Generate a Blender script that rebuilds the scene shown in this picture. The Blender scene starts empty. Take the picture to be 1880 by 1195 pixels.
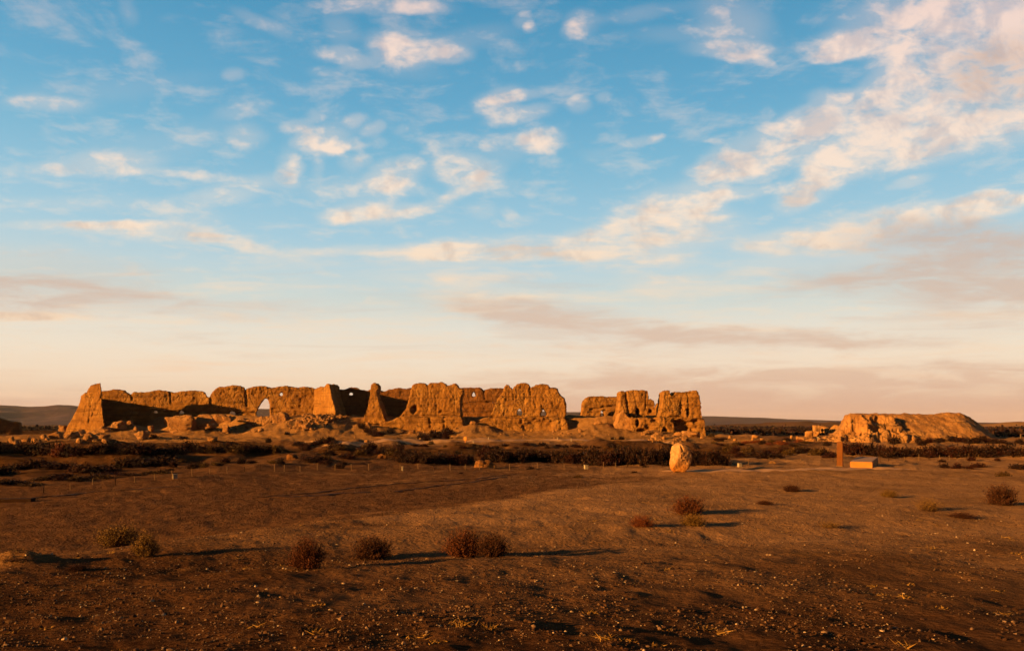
import bpy, bmesh, math, random
import numpy as np
from mathutils import Vector
from mathutils.geometry import tessellate_polygon

SC = bpy.context.scene
COL = SC.collection
R = math.radians

# ------------------------------------------------------------------ camera
F = 1358.0            # focal length in photo pixels (photo 1880 px wide)
HZ = 779.0            # row of the true horizon in the photo
ZC = 3.45             # camera height over the plain (m)
cam_d = bpy.data.cameras.new("camera")
cam_d.sensor_width = 36.0
cam_d.lens = 36.0 * F / 1880.0
cam_d.shift_y = (HZ - 597.5) / 1880.0
cam_d.clip_start = 0.1
cam_d.clip_end = 40000
cam = bpy.data.objects.new("camera", cam_d)
COL.objects.link(cam)
cam.location = (0, 0, ZC)
cam.rotation_euler = (R(90), 0, 0)
SC.camera = cam

# ------------------------------------------------------------------ light and exposure
SC.view_settings.view_transform = 'Standard'
SC.view_settings.look = 'None'
SC.view_settings.exposure = 1.75
SC.view_settings.gamma = 1.0
SUN_EL = 10.5          # degrees
SUN_BACK = 29.0       # degrees behind the picture's left
sd = bpy.data.lights.new("sun", 'SUN')
sd.energy = 5.0
sd.angle = R(0.5)
sd.color = (1.0, 0.54, 0.135)
sun = bpy.data.objects.new("sun", sd)
COL.objects.link(sun)
_e, _a = R(SUN_EL), R(SUN_BACK)
TO_SUN = Vector((-math.cos(_e) * math.cos(_a), -math.cos(_e) * math.sin(_a), math.sin(_e)))
sun.rotation_euler = TO_SUN.to_track_quat('Z', 'Y').to_euler()
sun.location = (-60, -30, 40)

SC.cycles.max_bounces = 4
SC.cycles.diffuse_bounces = 2
SC.cycles.volume_bounces = 0
SC.cycles.use_adaptive_sampling = True
SC.cycles.adaptive_threshold = 0.02
SC.cycles.time_limit = 600


# ------------------------------------------------------------------ node helper
class NT:
    def __init__(self, tree):
        self.t = tree
        self.n = tree.nodes
        self.l = tree.links

    def node(self, kind, **kw):
        nd = self.n.new(kind)
        for k, v in kw.items():
            setattr(nd, k, v)
        return nd

    def put(self, sock, v):
        if isinstance(v, bpy.types.NodeSocket):
            self.l.new(v, sock)
        elif v is not None:
            sock.default_value = v

    def math(self, op, a, b=None, c=None, clamp=False):
        nd = self.node('ShaderNodeMath', operation=op, use_clamp=clamp)
        for s, v in zip(nd.inputs, (a, b, c)):
            self.put(s, v)
        return nd.outputs[0]

    def vmath(self, op, a, b=None, out=0):
        nd = self.node('ShaderNodeVectorMath', operation=op)
        self.put(nd.inputs[0], a)
        if b is not None:
            self.put(nd.inputs[1], b)
        return nd.outputs[out]

    def ramp(self, fac, stops, mode='LINEAR'):
        nd = self.node('ShaderNodeValToRGB')
        cr = nd.color_ramp
        cr.interpolation = mode
        while len(cr.elements) < len(stops):
            cr.elements.new(0.5)
        for e, (p, c) in zip(cr.elements, stops):
            e.position = p
            e.color = (*c, 1.0) if not isinstance(c, (int, float)) else (c, c, c, 1.0)
        self.put(nd.inputs[0], fac)
        return nd.outputs[0]

    def mix(self, fac, a, b, blend='MIX'):
        nd = self.node('ShaderNodeMix', data_type='RGBA', blend_type=blend)
        self.put(nd.inputs[0], fac)
        for s, v in ((nd.inputs[6], a), (nd.inputs[7], b)):
            if isinstance(v, tuple) and len(v) == 3:
                v = (*v, 1.0)
            self.put(s, v)
        return nd.outputs[2]

    def noise(self, vec, scale, detail=4, rough=0.55, dist=0.0):
        nd = self.node('ShaderNodeTexNoise')
        self.put(nd.inputs['Vector'], vec)
        nd.inputs['Scale'].default_value = scale
        nd.inputs['Detail'].default_value = detail
        nd.inputs['Roughness'].default_value = rough
        nd.inputs['Distortion'].default_value = dist
        return nd.outputs['Fac']

    def remap(self, v, a, b, c=0.0, d=1.0, smooth=True):
        nd = self.node('ShaderNodeMapRange')
        nd.interpolation_type = 'SMOOTHSTEP' if smooth else 'LINEAR'
        nd.clamp = True if not smooth else nd.clamp
        self.put(nd.inputs['Value'], v)
        for k, x in zip(('From Min', 'From Max', 'To Min', 'To Max'), (a, b, c, d)):
            nd.inputs[k].default_value = x
        return nd.outputs[0]


def srgb(r, g, b):
    f = lambda c: ((c / 255 + 0.055) / 1.055) ** 2.4 if c > 10 else c / 255 / 12.92
    return (f(r), f(g), f(b))


# ------------------------------------------------------------------ sky with clouds (world)
# each cloud: (column, row, half width, half height, tilt in degrees, amount)
CLOUDS_LIT = [
    (722, 88, 40, 24, -20, .9), (700, 112, 100, 22, -12, .4), (830, 70, 110, 22, 10, .45), (610, 92, 38, 13, 0, .6),
    (625, 45, 28, 28, 0, .5), (485, 42, 55, 13, -22, .55), (720, 5, 70, 16, 0, .55), (620, 4, 55, 11, 0, .6),
    (915, 185, 38, 22, 20, 1.0), (962, 176, 65, 10, 8, .65), (960, 213, 55, 15, 14, .85), (1060, 197, 20, 15, 0, .65),
    (1105, 186, 14, 11, 0, .6), (1075, 40, 32, 22, 0, .6), (1180, 20, 60, 14, 10, .5), (240, 18, 18, 24, 0, .45),
    (1345, 40, 75, 50, -30, .7), (1340, 90, 75, 15, 0, .85), (1390, 112, 45, 11, -10, .55),
    (1000, 266, 34, 22, 10, 1.0), (940, 275, 66, 26, 25, .45), (900, 265, 22, 16, 0, .5),
    (838, 310, 42, 26, 0, 1.0), (865, 338, 46, 22, 20, .7), (718, 325, 48, 27, 10, 1.0), (640, 345, 90, 22, 0, .6),
    (527, 305, 20, 30, 0, .9), (577, 300, 13, 22, 0, .5), (505, 330, 34, 16, 0, .5),
    (460, 250, 32, 20, 0, .55), (452, 200, 44, 16, 10, .55), (430, 137, 18, 12, 0, .6),
    (590, 255, 48, 20, 0, .6), (625, 230, 66, 20, 0, .45), (690, 235, 16, 13, 0, .55), (600, 275, 24, 11, 0, .5),
    (95, 190, 75, 16, -4, .6), (200, 160, 180, 24, 5, .35), (190, 303, 95, 20, 3, .75), (330, 318, 100, 10, -3, .65),
    (420, 350, 58, 20, 10, .65), (330, 372, 95, 14, 8, .45),
    (300, 430, 140, 18, -4, .85), (410, 447, 70, 11, -8, .65), (210, 412, 60, 7, 0, .55),
    (690, 392, 90, 20, 0, .9), (640, 395, 46, 16, 0, .7), (795, 378, 66, 13, 18, .65),
    (700, 462, 210, 12, 0, .75), (900, 460, 140, 24, 5, .9), (820, 455, 46, 15, 0, .6),
    (1225, 380, 95, 34, 8, 1.05), (1340, 360, 120, 13, 10, .75), (1200, 440, 140, 34, 10, 1.05), (1120, 440, 80, 28, 0, .8),
    (1080, 460, 70, 20, 0, .65), (1230, 480, 60, 13, 0, .55), (1000, 470, 90, 12, 0, .5),
    (840, 510, 160, 13, 0, .65), (1220, 516, 80, 13, 0, .75),
    (1400, 272, 115, 38, 26, 1.05), (1460, 232, 60, 22, 30, .8), (1350, 302, 70, 18, 10, .75), (1535, 310, 95, 30, 36, 1.05),
    (1470, 356, 44, 20, 30, .8), (1610, 238, 130, 66, 10, .95), (1720, 250, 180, 36, 5, .85), (1550, 172, 60, 13, 0, .6),
    (1660, 160, 80, 46, 30, .75), (1610, 72, 120, 24, 5, .95), (1560, 86, 60, 18, 15, .95), (1790, 60, 170, 95, 0, 1.0),
    (1720, 30, 170, 44, 0, .7), (1850, 120, 110, 80, 30, 1.0), (1760, 130, 90, 60, 30, .9),
    (1650, 402, 140, 26, 8, .75), (1790, 380, 130, 24, 5, .85), (1670, 326, 36, 10, 15, .8), (1855, 362, 70, 12, 0, .7),
    (1430, 440, 66, 20, 10, .65), (1500, 440, 150, 28, 5, .55), (1850, 215, 80, 18, 4, .5),
    (890, 548, 95, 20, 0, .9), (960, 578, 120, 9, -4, .5), (1250, 600, 160, 10, -2, .5), (1640, 470, 120, 14, 6, .6), (1790, 585, 160, 12, 4, .6), (1560, 440, 110, 20, 5, .6), (1400, 490, 80, 14, 5, .5), (60, 470, 120, 16, 0, .35), (30, 577, 130, 12, 0, .7), (1100, 547, 40, 10, 0, .5), (1010, 545, 60, 11, 0, .5), (60, 580, 100, 10, 0, .6),
    (545, 230, 26, 14, 0, .6), (575, 205, 18, 12, 0, .6), (650, 215, 16, 11, 0, .6), (620, 268, 22, 13, 10, .7), (660, 262, 18, 12, 0, .6), (700, 262, 16, 11, 0, .5), (560, 262, 20, 12, 0, .6),
    (640, 300, 22, 14, 0, .6), (670, 290, 18, 12, 10, .6), (740, 240, 16, 10, 0, .5), (760, 300, 20, 14, 0, .5), (800, 270, 14, 14, 0, .5), (780, 90, 60, 20, 0, .6), (820, 95, 40, 14, 0, .6), (600, 130, 30, 12, 0, .45),
    (650, 110, 28, 14, 0, .5), (700, 60, 40, 16, 0, .45), (780, 10, 50, 14, 0, .45), (960, 30, 20, 14, 0, .5), (975, 45, 12, 9, 0, .6), (1060, 55, 24, 16, 20, .6), (1240, 60, 80, 18, 0, .4),
    (1310, 260, 18, 6, 0, .7), (1160, 265, 40, 9, 12, .65), (1195, 260, 14, 8, 10, .5), (1100, 290, 40, 12, 0, .35), (940, 400, 14, 16, 60, .6), (885, 390, 30, 14, 0, .5), (920, 350, 40, 16, 0, .35),
    (300, 260, 160, 30, 8, .35), (120, 370, 140, 14, 0, .45), (150, 420, 120, 14, 0, .4), (350, 400, 60, 18, 0, .55), (60, 420, 120, 10, 0, .35), (560, 520, 40, 16, -20, .35), (40, 310, 90, 10, 0, .4),
    (150, 655, 220, 12, 2, .4), (1400, 655, 500, 16, 0, .5), (400, 690, 500, 14, 0, .35),
]
CLOUDS_GREY = [
    (1850, 130, 100, 55, 30, .75), (1770, 120, 60, 40, 30, .4),
    (1800, 455, 170, 50, -6, .9), (1680, 522, 190, 26, -3, .9), (1850, 535, 90, 18, 0, .75), (1420, 530, 50, 9, 0, .5),
    (1620, 735, 640, 50, 0, 1.3), (1000, 742, 520, 26, 0, .6), (1700, 480, 220, 60, -6, .5), (1800, 560, 160, 16, 2, .5), (1050, 590, 240, 24, -6, .85), (980, 570, 120, 20, -5, .55), (1480, 622, 260, 16, -3, .75), (1150, 640, 320, 22, 0, .6),
    (100, 512, 190, 46, -4, .75), (280, 560, 240, 20, -5, .6), (30, 550, 120, 30, 0, .5),
    (330, 620, 60, 6, 0, .5), (1300, 695, 560, 16, 0, .55), (1780, 600, 190, 24, 3, .55), (1780, 690, 220, 26, 0, .5),
]


def build_world():
    w = bpy.data.worlds.new("World")
    SC.world = w
    w.use_nodes = True
    w.node_tree.nodes.clear()
    g = NT(w.node_tree)
    out = g.node('ShaderNodeOutputWorld')
    geo = g.node('ShaderNodeTexCoord')
    d = geo.outputs['Generated']          # world direction for a world shader
    sep = g.node('ShaderNodeSeparateXYZ')
    g.put(sep.inputs[0], d)
    dx, dy, dz = sep.outputs
    # base: clear sky gradient by elevation, over the physical sky
    tanel = g.math('DIVIDE', dz, g.math('SQRT', g.math('ADD', g.math('MULTIPLY', dx, dx), g.math('ADD', g.math('MULTIPLY', dy, dy), 1e-4))))
    el = g.math('MULTIPLY', g.math('ARCTANGENT', tanel), 2 / math.pi)     # 0 horizon .. 1 zenith
    G = [(0.0, (208, 160, 136)), (0.012, (218, 176, 150)), (0.024, (235, 203, 173)), (0.037, (244, 220, 192)), (0.056, (243, 227, 204)),
         (0.080, (232, 226, 211)), (0.105, (209, 219, 214)), (0.129, (190, 214, 221)), (0.152, (169, 207, 223)), (0.176, (154, 200, 221)),
         (0.216, (126, 186, 214)), (0.256, (103, 171, 206)), (0.33, (74, 150, 190)), (0.42, (46, 112, 160)), (0.6, (26, 64, 104)), (1.0, (12, 30, 56))]
    G = [(max(p, 0), srgb(*c)) for p, c in G if p >= 0]
    base = g.ramp(el, G)
    sky = g.node('ShaderNodeTexSky')
    sky.sky_type = 'NISHITA'
    sky.sun_disc = False
    sky.sun_elevation = R(SUN_EL)
    sky.sun_rotation = math.atan2(TO_SUN.x, TO_SUN.y)
    phys = g.vmath('SCALE', sky.outputs[0])
    phys.node.inputs['Scale'].default_value = 0.05
    base = g.mix(0.04, base, phys)
    # perspective coordinates on the half of the sky the picture looks at
    ay = g.math('MAXIMUM', dy, 0.12)
    u = g.math('DIVIDE', dx, ay)
    v = g.math('DIVIDE', dz, ay)
    cb = g.node('ShaderNodeCombineXYZ')
    g.put(cb.inputs[0], u)
    g.put(cb.inputs[1], v)
    uv = cb.outputs[0]
    # wind-drawn cloud plane coordinates for the texture
    dd = g.math('ADD', g.math('MAXIMUM', dz, 0.0), 0.10)
    cp = g.node('ShaderNodeCombineXYZ')
    g.put(cp.inputs[0], g.math('DIVIDE', dx, dd))
    g.put(cp.inputs[1], g.math('DIVIDE', dy, dd))
    pl = cp.outputs[0]
    # warp of the placement so the clouds get ragged outlines
    def warp(vec, scale, amt, detail=4):
        nd = g.node('ShaderNodeTexNoise')
        g.put(nd.inputs['Vector'], vec)
        nd.inputs['Scale'].default_value = scale
        nd.inputs['Detail'].default_value = detail
        nd.inputs['Roughness'].default_value = 0.6
        c = g.vmath('SUBTRACT', nd.outputs['Color'], (.5, .5, .5))
        return g.vmath('MULTIPLY', c, (amt, amt * .55, 0))
    uvw = g.vmath('ADD', uv, warp(pl, 1.9, 0.060, 3))
    uvw = g.vmath('ADD', uvw, warp(uv, 26.0, 0.022, 4))

    sp2 = g.node('ShaderNodeSeparateXYZ')
    g.put(sp2.inputs[0], uvw)
    wu, wv = sp2.outputs[0], sp2.outputs[1]
    q2 = g.node('ShaderNodeCombineXYZ')
    g.put(q2.inputs[0], g.math('MULTIPLY', wu, wu))
    g.put(q2.inputs[1], g.math('MULTIPLY', wu, wv))
    g.put(q2.inputs[2], g.math('MULTIPLY', wv, wv))
    q1 = g.node('ShaderNodeCombineXYZ')
    g.put(q1.inputs[0], wu)
    g.put(q1.inputs[1], wv)
    q1.inputs[2].default_value = 1.0

    def blob_sum(lst, grow):
        """each cloud is an ellipse on the sky: its quadratic form as two dot products"""
        acc = None
        quad, lin = q2.outputs[0], q1.outputs[0]
        for q, (cx, cy, rx, ry, ang, amt) in enumerate(lst):
            if q and q % 30 == 0:        # keeps the evaluation order sequential
                nd = g.node('ShaderNodeCombineXYZ')
                g.put(nd.inputs[2], g.math('MULTIPLY', acc, 1e-6))
                lin = g.vmath('ADD', q1.outputs[0], nd.outputs[0])
            x0, y0 = (cx - 940) / F, (HZ - cy) / F
            ca, sa = math.cos(R(ang)), math.sin(R(ang))
            ia, ib = (F / (rx * grow)) ** 2, (F / (ry * grow)) ** 2
            A, C = ca * ca * ia + sa * sa * ib, sa * sa * ia + ca * ca * ib
            B = 2 * ca * sa * (ia - ib)
            D, E = -2 * A * x0 - B * y0, -2 * C * y0 - B * x0
            K = A * x0 * x0 + B * x0 * y0 + C * y0 * y0
            t = g.math('ADD', g.vmath('DOT_PRODUCT', quad, (A, B, C), out=1), g.vmath('DOT_PRODUCT', lin, (D, E, K), out=1))
            s = g.remap(t, -.25, 1.0, amt, 0.0)
            acc = s if acc is None else g.math('ADD', acc, s)
        return acc
    M = g.math('MULTIPLY', blob_sum(CLOUDS_LIT, 1.65), 1.15)
    GR = g.math('MULTIPLY', blob_sum(CLOUDS_GREY, 1.75), 1.1)
    # texture: mottled puffs near the top, wind-drawn streaks low down
    n1 = g.noise(pl, 6.5, 6, 0.62, 0.35)
    st = g.node('ShaderNodeMapping')
    st.inputs['Scale'].default_value = (4.2, 24, 1)
    st.inputs['Rotation'].default_value = (0, 0, R(-6))
    g.put(st.inputs['Vector'], uv)
    n2 = g.noise(st.outputs[0], 1.7, 6, 0.62, 0.5)
    sm = g.node('ShaderNodeMapping')
    sm.inputs['Scale'].default_value = (22, 40, 1)
    sm.inputs['Rotation'].default_value = (0, 0, R(-18))
    g.put(sm.inputs['Vector'], uv)
    n3 = g.noise(sm.outputs[0], 1.0, 5, 0.6, 0.3)
    low = g.remap(v, 0.17, 0.33, 0.85, 0.0)
    puff = g.math('ADD', g.math('MULTIPLY', n1, .5), g.math('MULTIPLY', n3, .5))
    nn = g.math('ADD', g.math('MULTIPLY', n2, low), g.math('MULTIPLY', puff, g.math('SUBTRACT', 1.0, low)))
    nz = g.math('MULTIPLY', g.math('SUBTRACT', nn, 0.5), 5.6)
    front = g.remap(dy, 0.1, 0.3, 0.0, 1.0)
    Mc = g.math('MINIMUM', M, 1.3)
    Mr = g.math('POWER', g.math('MAXIMUM', Mc, 0.0001), .6)
    dens = g.math('ADD', g.math('MULTIPLY', Mc, 0.76), g.math('MULTIPLY', nz, g.math('ADD', g.math('MULTIPLY', Mr, 0.56), 0.10)))
    veil = g.remap(Mc, 0.0, 1.2, 0.0, 0.34)
    lit_d = g.math('MAXIMUM', veil, g.remap(dens, 0.08, 1.32, 0.0, 0.96))
    thin = g.math('MULTIPLY', g.remap(g.math('ADD', n1, g.math('MULTIPLY', n2, .4)), .66, .95), .30)     # faint veil of thin cloud
    lit_d = g.math('MULTIPLY', g.math('MAXIMUM', lit_d, thin), front)
    Gc = g.math('MINIMUM', GR, 1.2)
    gd = g.math('ADD', g.math('MULTIPLY', Gc, .85), g.math('MULTIPLY', nz, g.math('ADD', g.math('MULTIPLY', Gc, .62), .02)))
    grey_d = g.math('MULTIPLY', g.math('MAXIMUM', g.remap(gd, 0.10, 1.35, 0.0, 0.86), g.remap(Gc, 0, 1.2, 0, .3)), front)
    # cloud colours: cream to pink with height; the sun is low, so thick parts have dim lilac hollows
    vv = g.math('DIVIDE', v, 0.62)
    lit_c = g.ramp(vv, [(0.0, srgb(238, 198, 165)), (.25, srgb(248, 220, 188)), (.5, srgb(252, 230, 208)), (.8, srgb(248, 222, 206)), (1.0, srgb(242, 212, 202))])
    dim_c = g.ramp(vv, [(0.0, srgb(222, 180, 150)), (.3, srgb(222, 196, 172)), (.6, srgb(208, 196, 192)), (1.0, srgb(196, 186, 192))])
    n4 = g.noise(g.vmath('ADD', uv, (.013, -.02, 3.0)), 16.0, 4, 0.6, .4)
    hollow = g.math('MULTIPLY', g.remap(n4, .44, .64), g.remap(Mc, .5, 1.2, 0, .8))
    lit_c = g.mix(hollow, lit_c, dim_c)
    grey_c = g.ramp(vv, [(0.0, srgb(208, 160, 134)), (.12, srgb(222, 188, 162)), (.25, srgb(214, 190, 172)), (.45, srgb(202, 182, 170)), (.8, srgb(202, 172, 156)), (1.0, srgb(212, 184, 170))])
    # fine level streaks low over the horizon, alternately lit and dim
    s2 = g.node('ShaderNodeMapping')
    s2.inputs['Scale'].default_value = (2.6, 34, 1)
    s2.inputs['Rotation'].default_value = (0, 0, R(3))
    g.put(s2.inputs['Vector'], uv)
    n5 = g.noise(s2.outputs[0], 1.3, 6, 0.6, 0.5)
    lowz = g.math('MULTIPLY', g.math('MULTIPLY', g.remap(v, .27, .13, 0.0, 1.0), g.remap(v, 0.0, .03, 0.0, 1.0)), front)
    c = g.mix(g.math('MULTIPLY', g.math('MULTIPLY', g.remap(n5, .50, .72), .75), lowz), base, lit_c)
    c = g.mix(g.math('MULTIPLY', g.math('MULTIPLY', g.remap(n5, .48, .30), .38), lowz), c, grey_c)
    c = g.mix(lit_d, c, lit_c)
    c = g.mix(grey_d, c, grey_c)
    # the unseen half of the sky behind the camera is dimmed to deepen wall shadows
    c = g.vmath('SCALE', c)
    g.put(c.node.inputs['Scale'], g.remap(dy, -.35, .15, .30, 1.0))
    bg = g.node('ShaderNodeBackground')
    g.put(bg.inputs[0], c)
    bg.inputs[1].default_value = 1.0 / 2 ** SC.view_settings.exposure
    g.l.new(bg.outputs[0], out.inputs[0])
    w.cycles.sampling_method = 'MANUAL'
    w.cycles.sample_map_resolution = 256


build_world()

# ------------------------------------------------------------------ numpy noise
_M = np.int64(0xffffffff)


def _hash(ix, iy, iz, seed):
    n = (ix * 374761393 + iy * 668265263 + iz * 1274126177 + seed * 974634777) & _M
    n = ((n ^ (n >> 13)) * 1274126177) & _M
    n = n ^ (n >> 16)
    return n.astype(np.float64) / 2147483647.5 - 1.0


def vnoise(x, y, z, seed=0):
    x, y, z = np.broadcast_arrays(np.asarray(x, float), np.asarray(y, float), np.asarray(z, float))
    fx, fy, fz = np.floor(x), np.floor(y), np.floor(z)
    ix, iy, iz = fx.astype(np.int64), fy.astype(np.int64), fz.astype(np.int64)
    tx, ty, tz = x - fx, y - fy, z - fz
    q = lambda t: t * t * t * (t * (t * 6 - 15) + 10)
    tx, ty, tz = q(tx), q(ty), q(tz)
    r = 0
    for a in (0, 1):
        for b in (0, 1):
            for c in (0, 1):
                wgt = (tx if a else 1 - tx) * (ty if b else 1 - ty) * (tz if c else 1 - tz)
                r = r + wgt * _hash(ix + a, iy + b, iz + c, seed)
    return r


def vnoise2(x, y, seed=0):
    x, y = np.broadcast_arrays(np.asarray(x, float), np.asarray(y, float))
    fx, fy = np.floor(x), np.floor(y)
    ix, iy = fx.astype(np.int64), fy.astype(np.int64)
    tx, ty = x - fx, y - fy
    q = lambda t: t * t * t * (t * (t * 6 - 15) + 10)
    tx, ty = q(tx), q(ty)
    z = np.zeros_like(ix)
    r = 0
    for a in (0, 1):
        for b in (0, 1):
            r = r + (tx if a else 1 - tx) * (ty if b else 1 - ty) * _hash(ix + a, iy + b, z, seed)
    return r


def fbm2(x, y, f, oct=4, seed=0, gain=.5):
    r, a = 0, 1.0
    for o in range(oct):
        r = r + a * vnoise2(x * f + 17.3 * o, y * f - 9.1 * o, seed + o)
        a *= gain
        f *= 2.03
    return r


def fbm3(p, f, oct=4, seed=0, gain=.5):
    r, a = 0, 1.0
    for o in range(oct):
        r = r + a * vnoise(p[:, 0] * f + 17.3 * o, p[:, 1] * f - 9.1 * o, p[:, 2] * f + 5.7 * o, seed + o)
        a *= gain
        f *= 2.03
    return r


def sstep(a, b, x):
    t = np.clip((x - a) / (b - a), 0, 1)
    return t * t * (3 - 2 * t)


# ------------------------------------------------------------------ picture <-> world
def X_of(px, Y):
    return (px - 940.0) * Y / F


def Z_of(py, Y):
    return ZC + (HZ - py) * Y / F


# ------------------------------------------------------------------ terrain
_PR = np.array([0, 3, 5.5, 8, 14, 24, 35, 46, 400.0])
_PZ = np.array([1.86, 1.82, 1.70, 1.42, 0.98, 0.56, 0.26, 0.0, 0.0])
_FX = np.array([-400, -60, 0, 40, 60, 400.0])
YF0 = 151.0
TALUS = [  # apex column, apex row, Y, radius, power
    (580, 758, 151.5, 19.0), (872, 776, 145, 5.5), (1103, 775, 142, 6.5), (235, 776, 146, 9.0),
    (690, 778, 147, 6.0), (820, 787, 143, 5), (370, 779, 146, 9)]


_pr = np.linspace(0, 120, 1201)
_pz = np.interp(_pr, _PR, _PZ)
_kk = np.exp(-np.linspace(-2.5, 2.5, 61) ** 2)
_pz = np.convolve(np.pad(_pz, 30, mode='edge'), _kk / _kk.sum(), mode='valid')


def yfront(x):
    return np.interp(x, [-110, -84, -62, -44, -10, 36], [170, 166, 155, 151, 151, 141.8])


def h_terrain(x, y, fine=True):
    x = np.asarray(x, float)
    y = np.asarray(y, float)
    r = np.hypot(x, y)
    s = (x + 3.5) * -.854 + (y - 26.3) * .522
    hill = np.interp(r, _pr, _pz)
    hill = np.where(y < 0, np.interp(np.minimum(r, 60) * .5, _pr, _pz), hill)
    keep = 1 - sstep(-1.2, 4.8, s + 1.1 * fbm2(x, y, .12, 3, 5))
    z = hill * keep
    # foreground leans down to the right, so the low sun only grazes it
    z = z - 0.030 * x * np.exp(-(r / 13.0) ** 2)
    # shallow swale with the bush row
    sw = np.exp(-(((y - (16.2 + .42 * x)) / 2.0) ** 2)) * sstep(-9, -4, x) * (1 - sstep(14, 22, x))
    z = z - .22 * sw
    # rise towards the ruin
    z = z + np.interp(y, [60, 75, 100, 130, 145, 220, 400, 1500], [0, 0.02, .42, .95, 1.1, 1.1, .8, 0.0])
    # undulations
    far = sstep(28, 60, y)
    z = z + far * (.18 * fbm2(x, y, .05, 3, 11))
    veg = sstep(58, 74, y) * (1 - sstep(150, 200, y))
    hm = np.maximum(fbm2(x, y, .16, 3, 21), 0)
    z = z + veg * .75 * hm * (1 - .6 * sstep(100, 125, y))
    lft = sstep(-12, -28, x) * sstep(38, 50, y) * (1 - sstep(90, 110, y))
    z = z + lft * (.85 * np.maximum(fbm2(x, y, .12, 3, 22), 0) - .1)
    # ruin platform
    inx0, inx1 = -92.0, 37.0
    yf = yfront(x)
    yb = 173.0
    dxo = np.maximum(np.maximum(inx0 - x, x - inx1), 0)
    dyo = np.maximum(np.maximum(yf - y, y - yb), 0)
    d = np.hypot(dxo, dyo)
    ins = np.minimum(np.minimum(x - inx0, inx1 - x), np.minimum(y - yf, yb - y))
    d = np.where(ins > 0, -ins, d)
    d = d + .8 * fbm2(x, y, .11, 3, 31)
    leftw = 1 - sstep(-46, -36, x)
    top_step = 1.9 * (1 - sstep(-1.2, .8, d)) * (1 - leftw) + 1.9 * (1 - sstep(-2, 10, d)) * leftw
    right_cut = sstep(29, 37, x)
    skirt = 1.9 * np.exp(-np.maximum(d, 0) / 7.0) * (1 - .55 * right_cut) * (1 - .35 * leftw * sstep(0, 5, d))
    z = z + (skirt + top_step)
    z = z + np.exp(-np.maximum(d, 0) / 9.0) * .35 * fbm2(x, y, .22, 4, 41)
    # talus cones
    for (px, py, Y, rad) in TALUS:
        ax, az = X_of(px, Y), Z_of(py, Y)
        dd = np.hypot(x - ax, (y - Y) * 1.0) / rad
        base0 = az - rad * .26
        cone = base0 + (az - base0) * (1 - np.sqrt(dd * dd + .01)) + .25 * fbm2(x, y, .5, 3, 51)
        k = np.clip(.5 + .5 * (cone - z) / .7, 0, 1)
        z = np.where(dd < 1.6, z * (1 - k) + cone * k + .7 * k * (1 - k), z)
    # hummock at the left edge of the foreground
    hx, hy = X_of(22, 13.4), 13.4
    z = z + .20 * (1 + .35 * fbm2(x, y, 1.6, 3, 64)) * np.exp(-(((x - hx) / .85) ** 2 + ((y - hy) / .42) ** 2) ** 1.5)
    z = z + .10 * np.exp(-(((x - 12.0) / 1.5) ** 2 + ((y - 52.3) / 1.3) ** 2))     # trodden pad of the standing stone
    if fine:
        nr = 1 - sstep(45, 70, r)
        z = z + nr * (.034 * fbm2(x, y, .55, 3, 61) + .022 * fbm2(x, y, 2.1, 3, 62) * sstep(1, 4, r))
        md = sstep(40, 70, r) * (1 - sstep(220, 400, r))
        z = z + md * .10 * fbm2(x, y, .8, 3, 63)
    return z


HP = np.array([-1200, -300, 0, 40, 80, 107, 150, 300, 480, 700, 1050, 1180, 1310, 1400, 1480, 1550, 1700, 1880, 2300, 3200.])
HV = np.array([750, 747, 745.5, 747.5, 746, 743.5, 746, 748, 752, 754, 757, 762, 764.5, 767, 770, 772.5, 774.5, 776.5, 777, 777.])


def h_hills(x, y):
    """far country: low terraces climbing to an eroded ridge"""
    Y = np.maximum(y, 100.0)
    px = 940 + x / Y * F
    px = np.where(y < 100, np.where(x < 0, -1200, 3000), px)
    r = np.hypot(x, y)
    rise = (HZ - np.interp(px, HP, HV)) * 2700 * np.clip(Y / np.maximum(r, 100.0), .1, 1) / F
    t = sstep(1250, 2750, r)
    rid = 1 - np.abs(fbm2(x, y, .0035, 4, 71, .55))
    ter = fbm2(x, y, .0016, 3, 72)
    z = h_terrain(x, y, False) * (1 - sstep(900, 1500, r))
    crest = ZC + rise * (1 + .05 * fbm2(x, y, .004, 4, 74)) + (fbm2(x, y, .012, 4, 73) * .06 * np.maximum(rise, 4))
    body = (ZC + rise) * (t ** 1.6) * (.62 + .38 * rid)
    body = body * (1 - sstep(2300, 2750, r)) + crest * sstep(2300, 2750, r)
    z = z + np.where(r > 1000, body * sstep(1000, 1500, r), 0)
    low = np.exp(-((r - 1050) / 260) ** 2) * np.maximum(fbm2(x, y, .011, 4, 75), 0) * 7.0
    z = z + low * sstep(-300, 500, x) 
    z = np.where(r > 2900, z - (r - 2900) * .012, z)
    return z


def ground_hit(px, py, y0=3.0, y1=900.0):
    Y = np.geomspace(y0, y1, 2600)
    x = (px - 940.0) * Y / F
    zr = ZC + (HZ - py) * Y / F
    h = h_terrain(x, Y)
    idx = np.nonzero(zr <= h)[0]
    i = idx[0] if len(idx) else len(Y) - 1
    return float(x[i]), float(Y[i]), float(h[i])


# ------------------------------------------------------------------ object helpers
def tag(o, label=None, cat=None, group=None, kind=None):
    if label:
        o["label"] = label
    if cat:
        o["category"] = cat
    if group:
        o["group"] = group
    if kind:
        o["kind"] = kind
    return o


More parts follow.
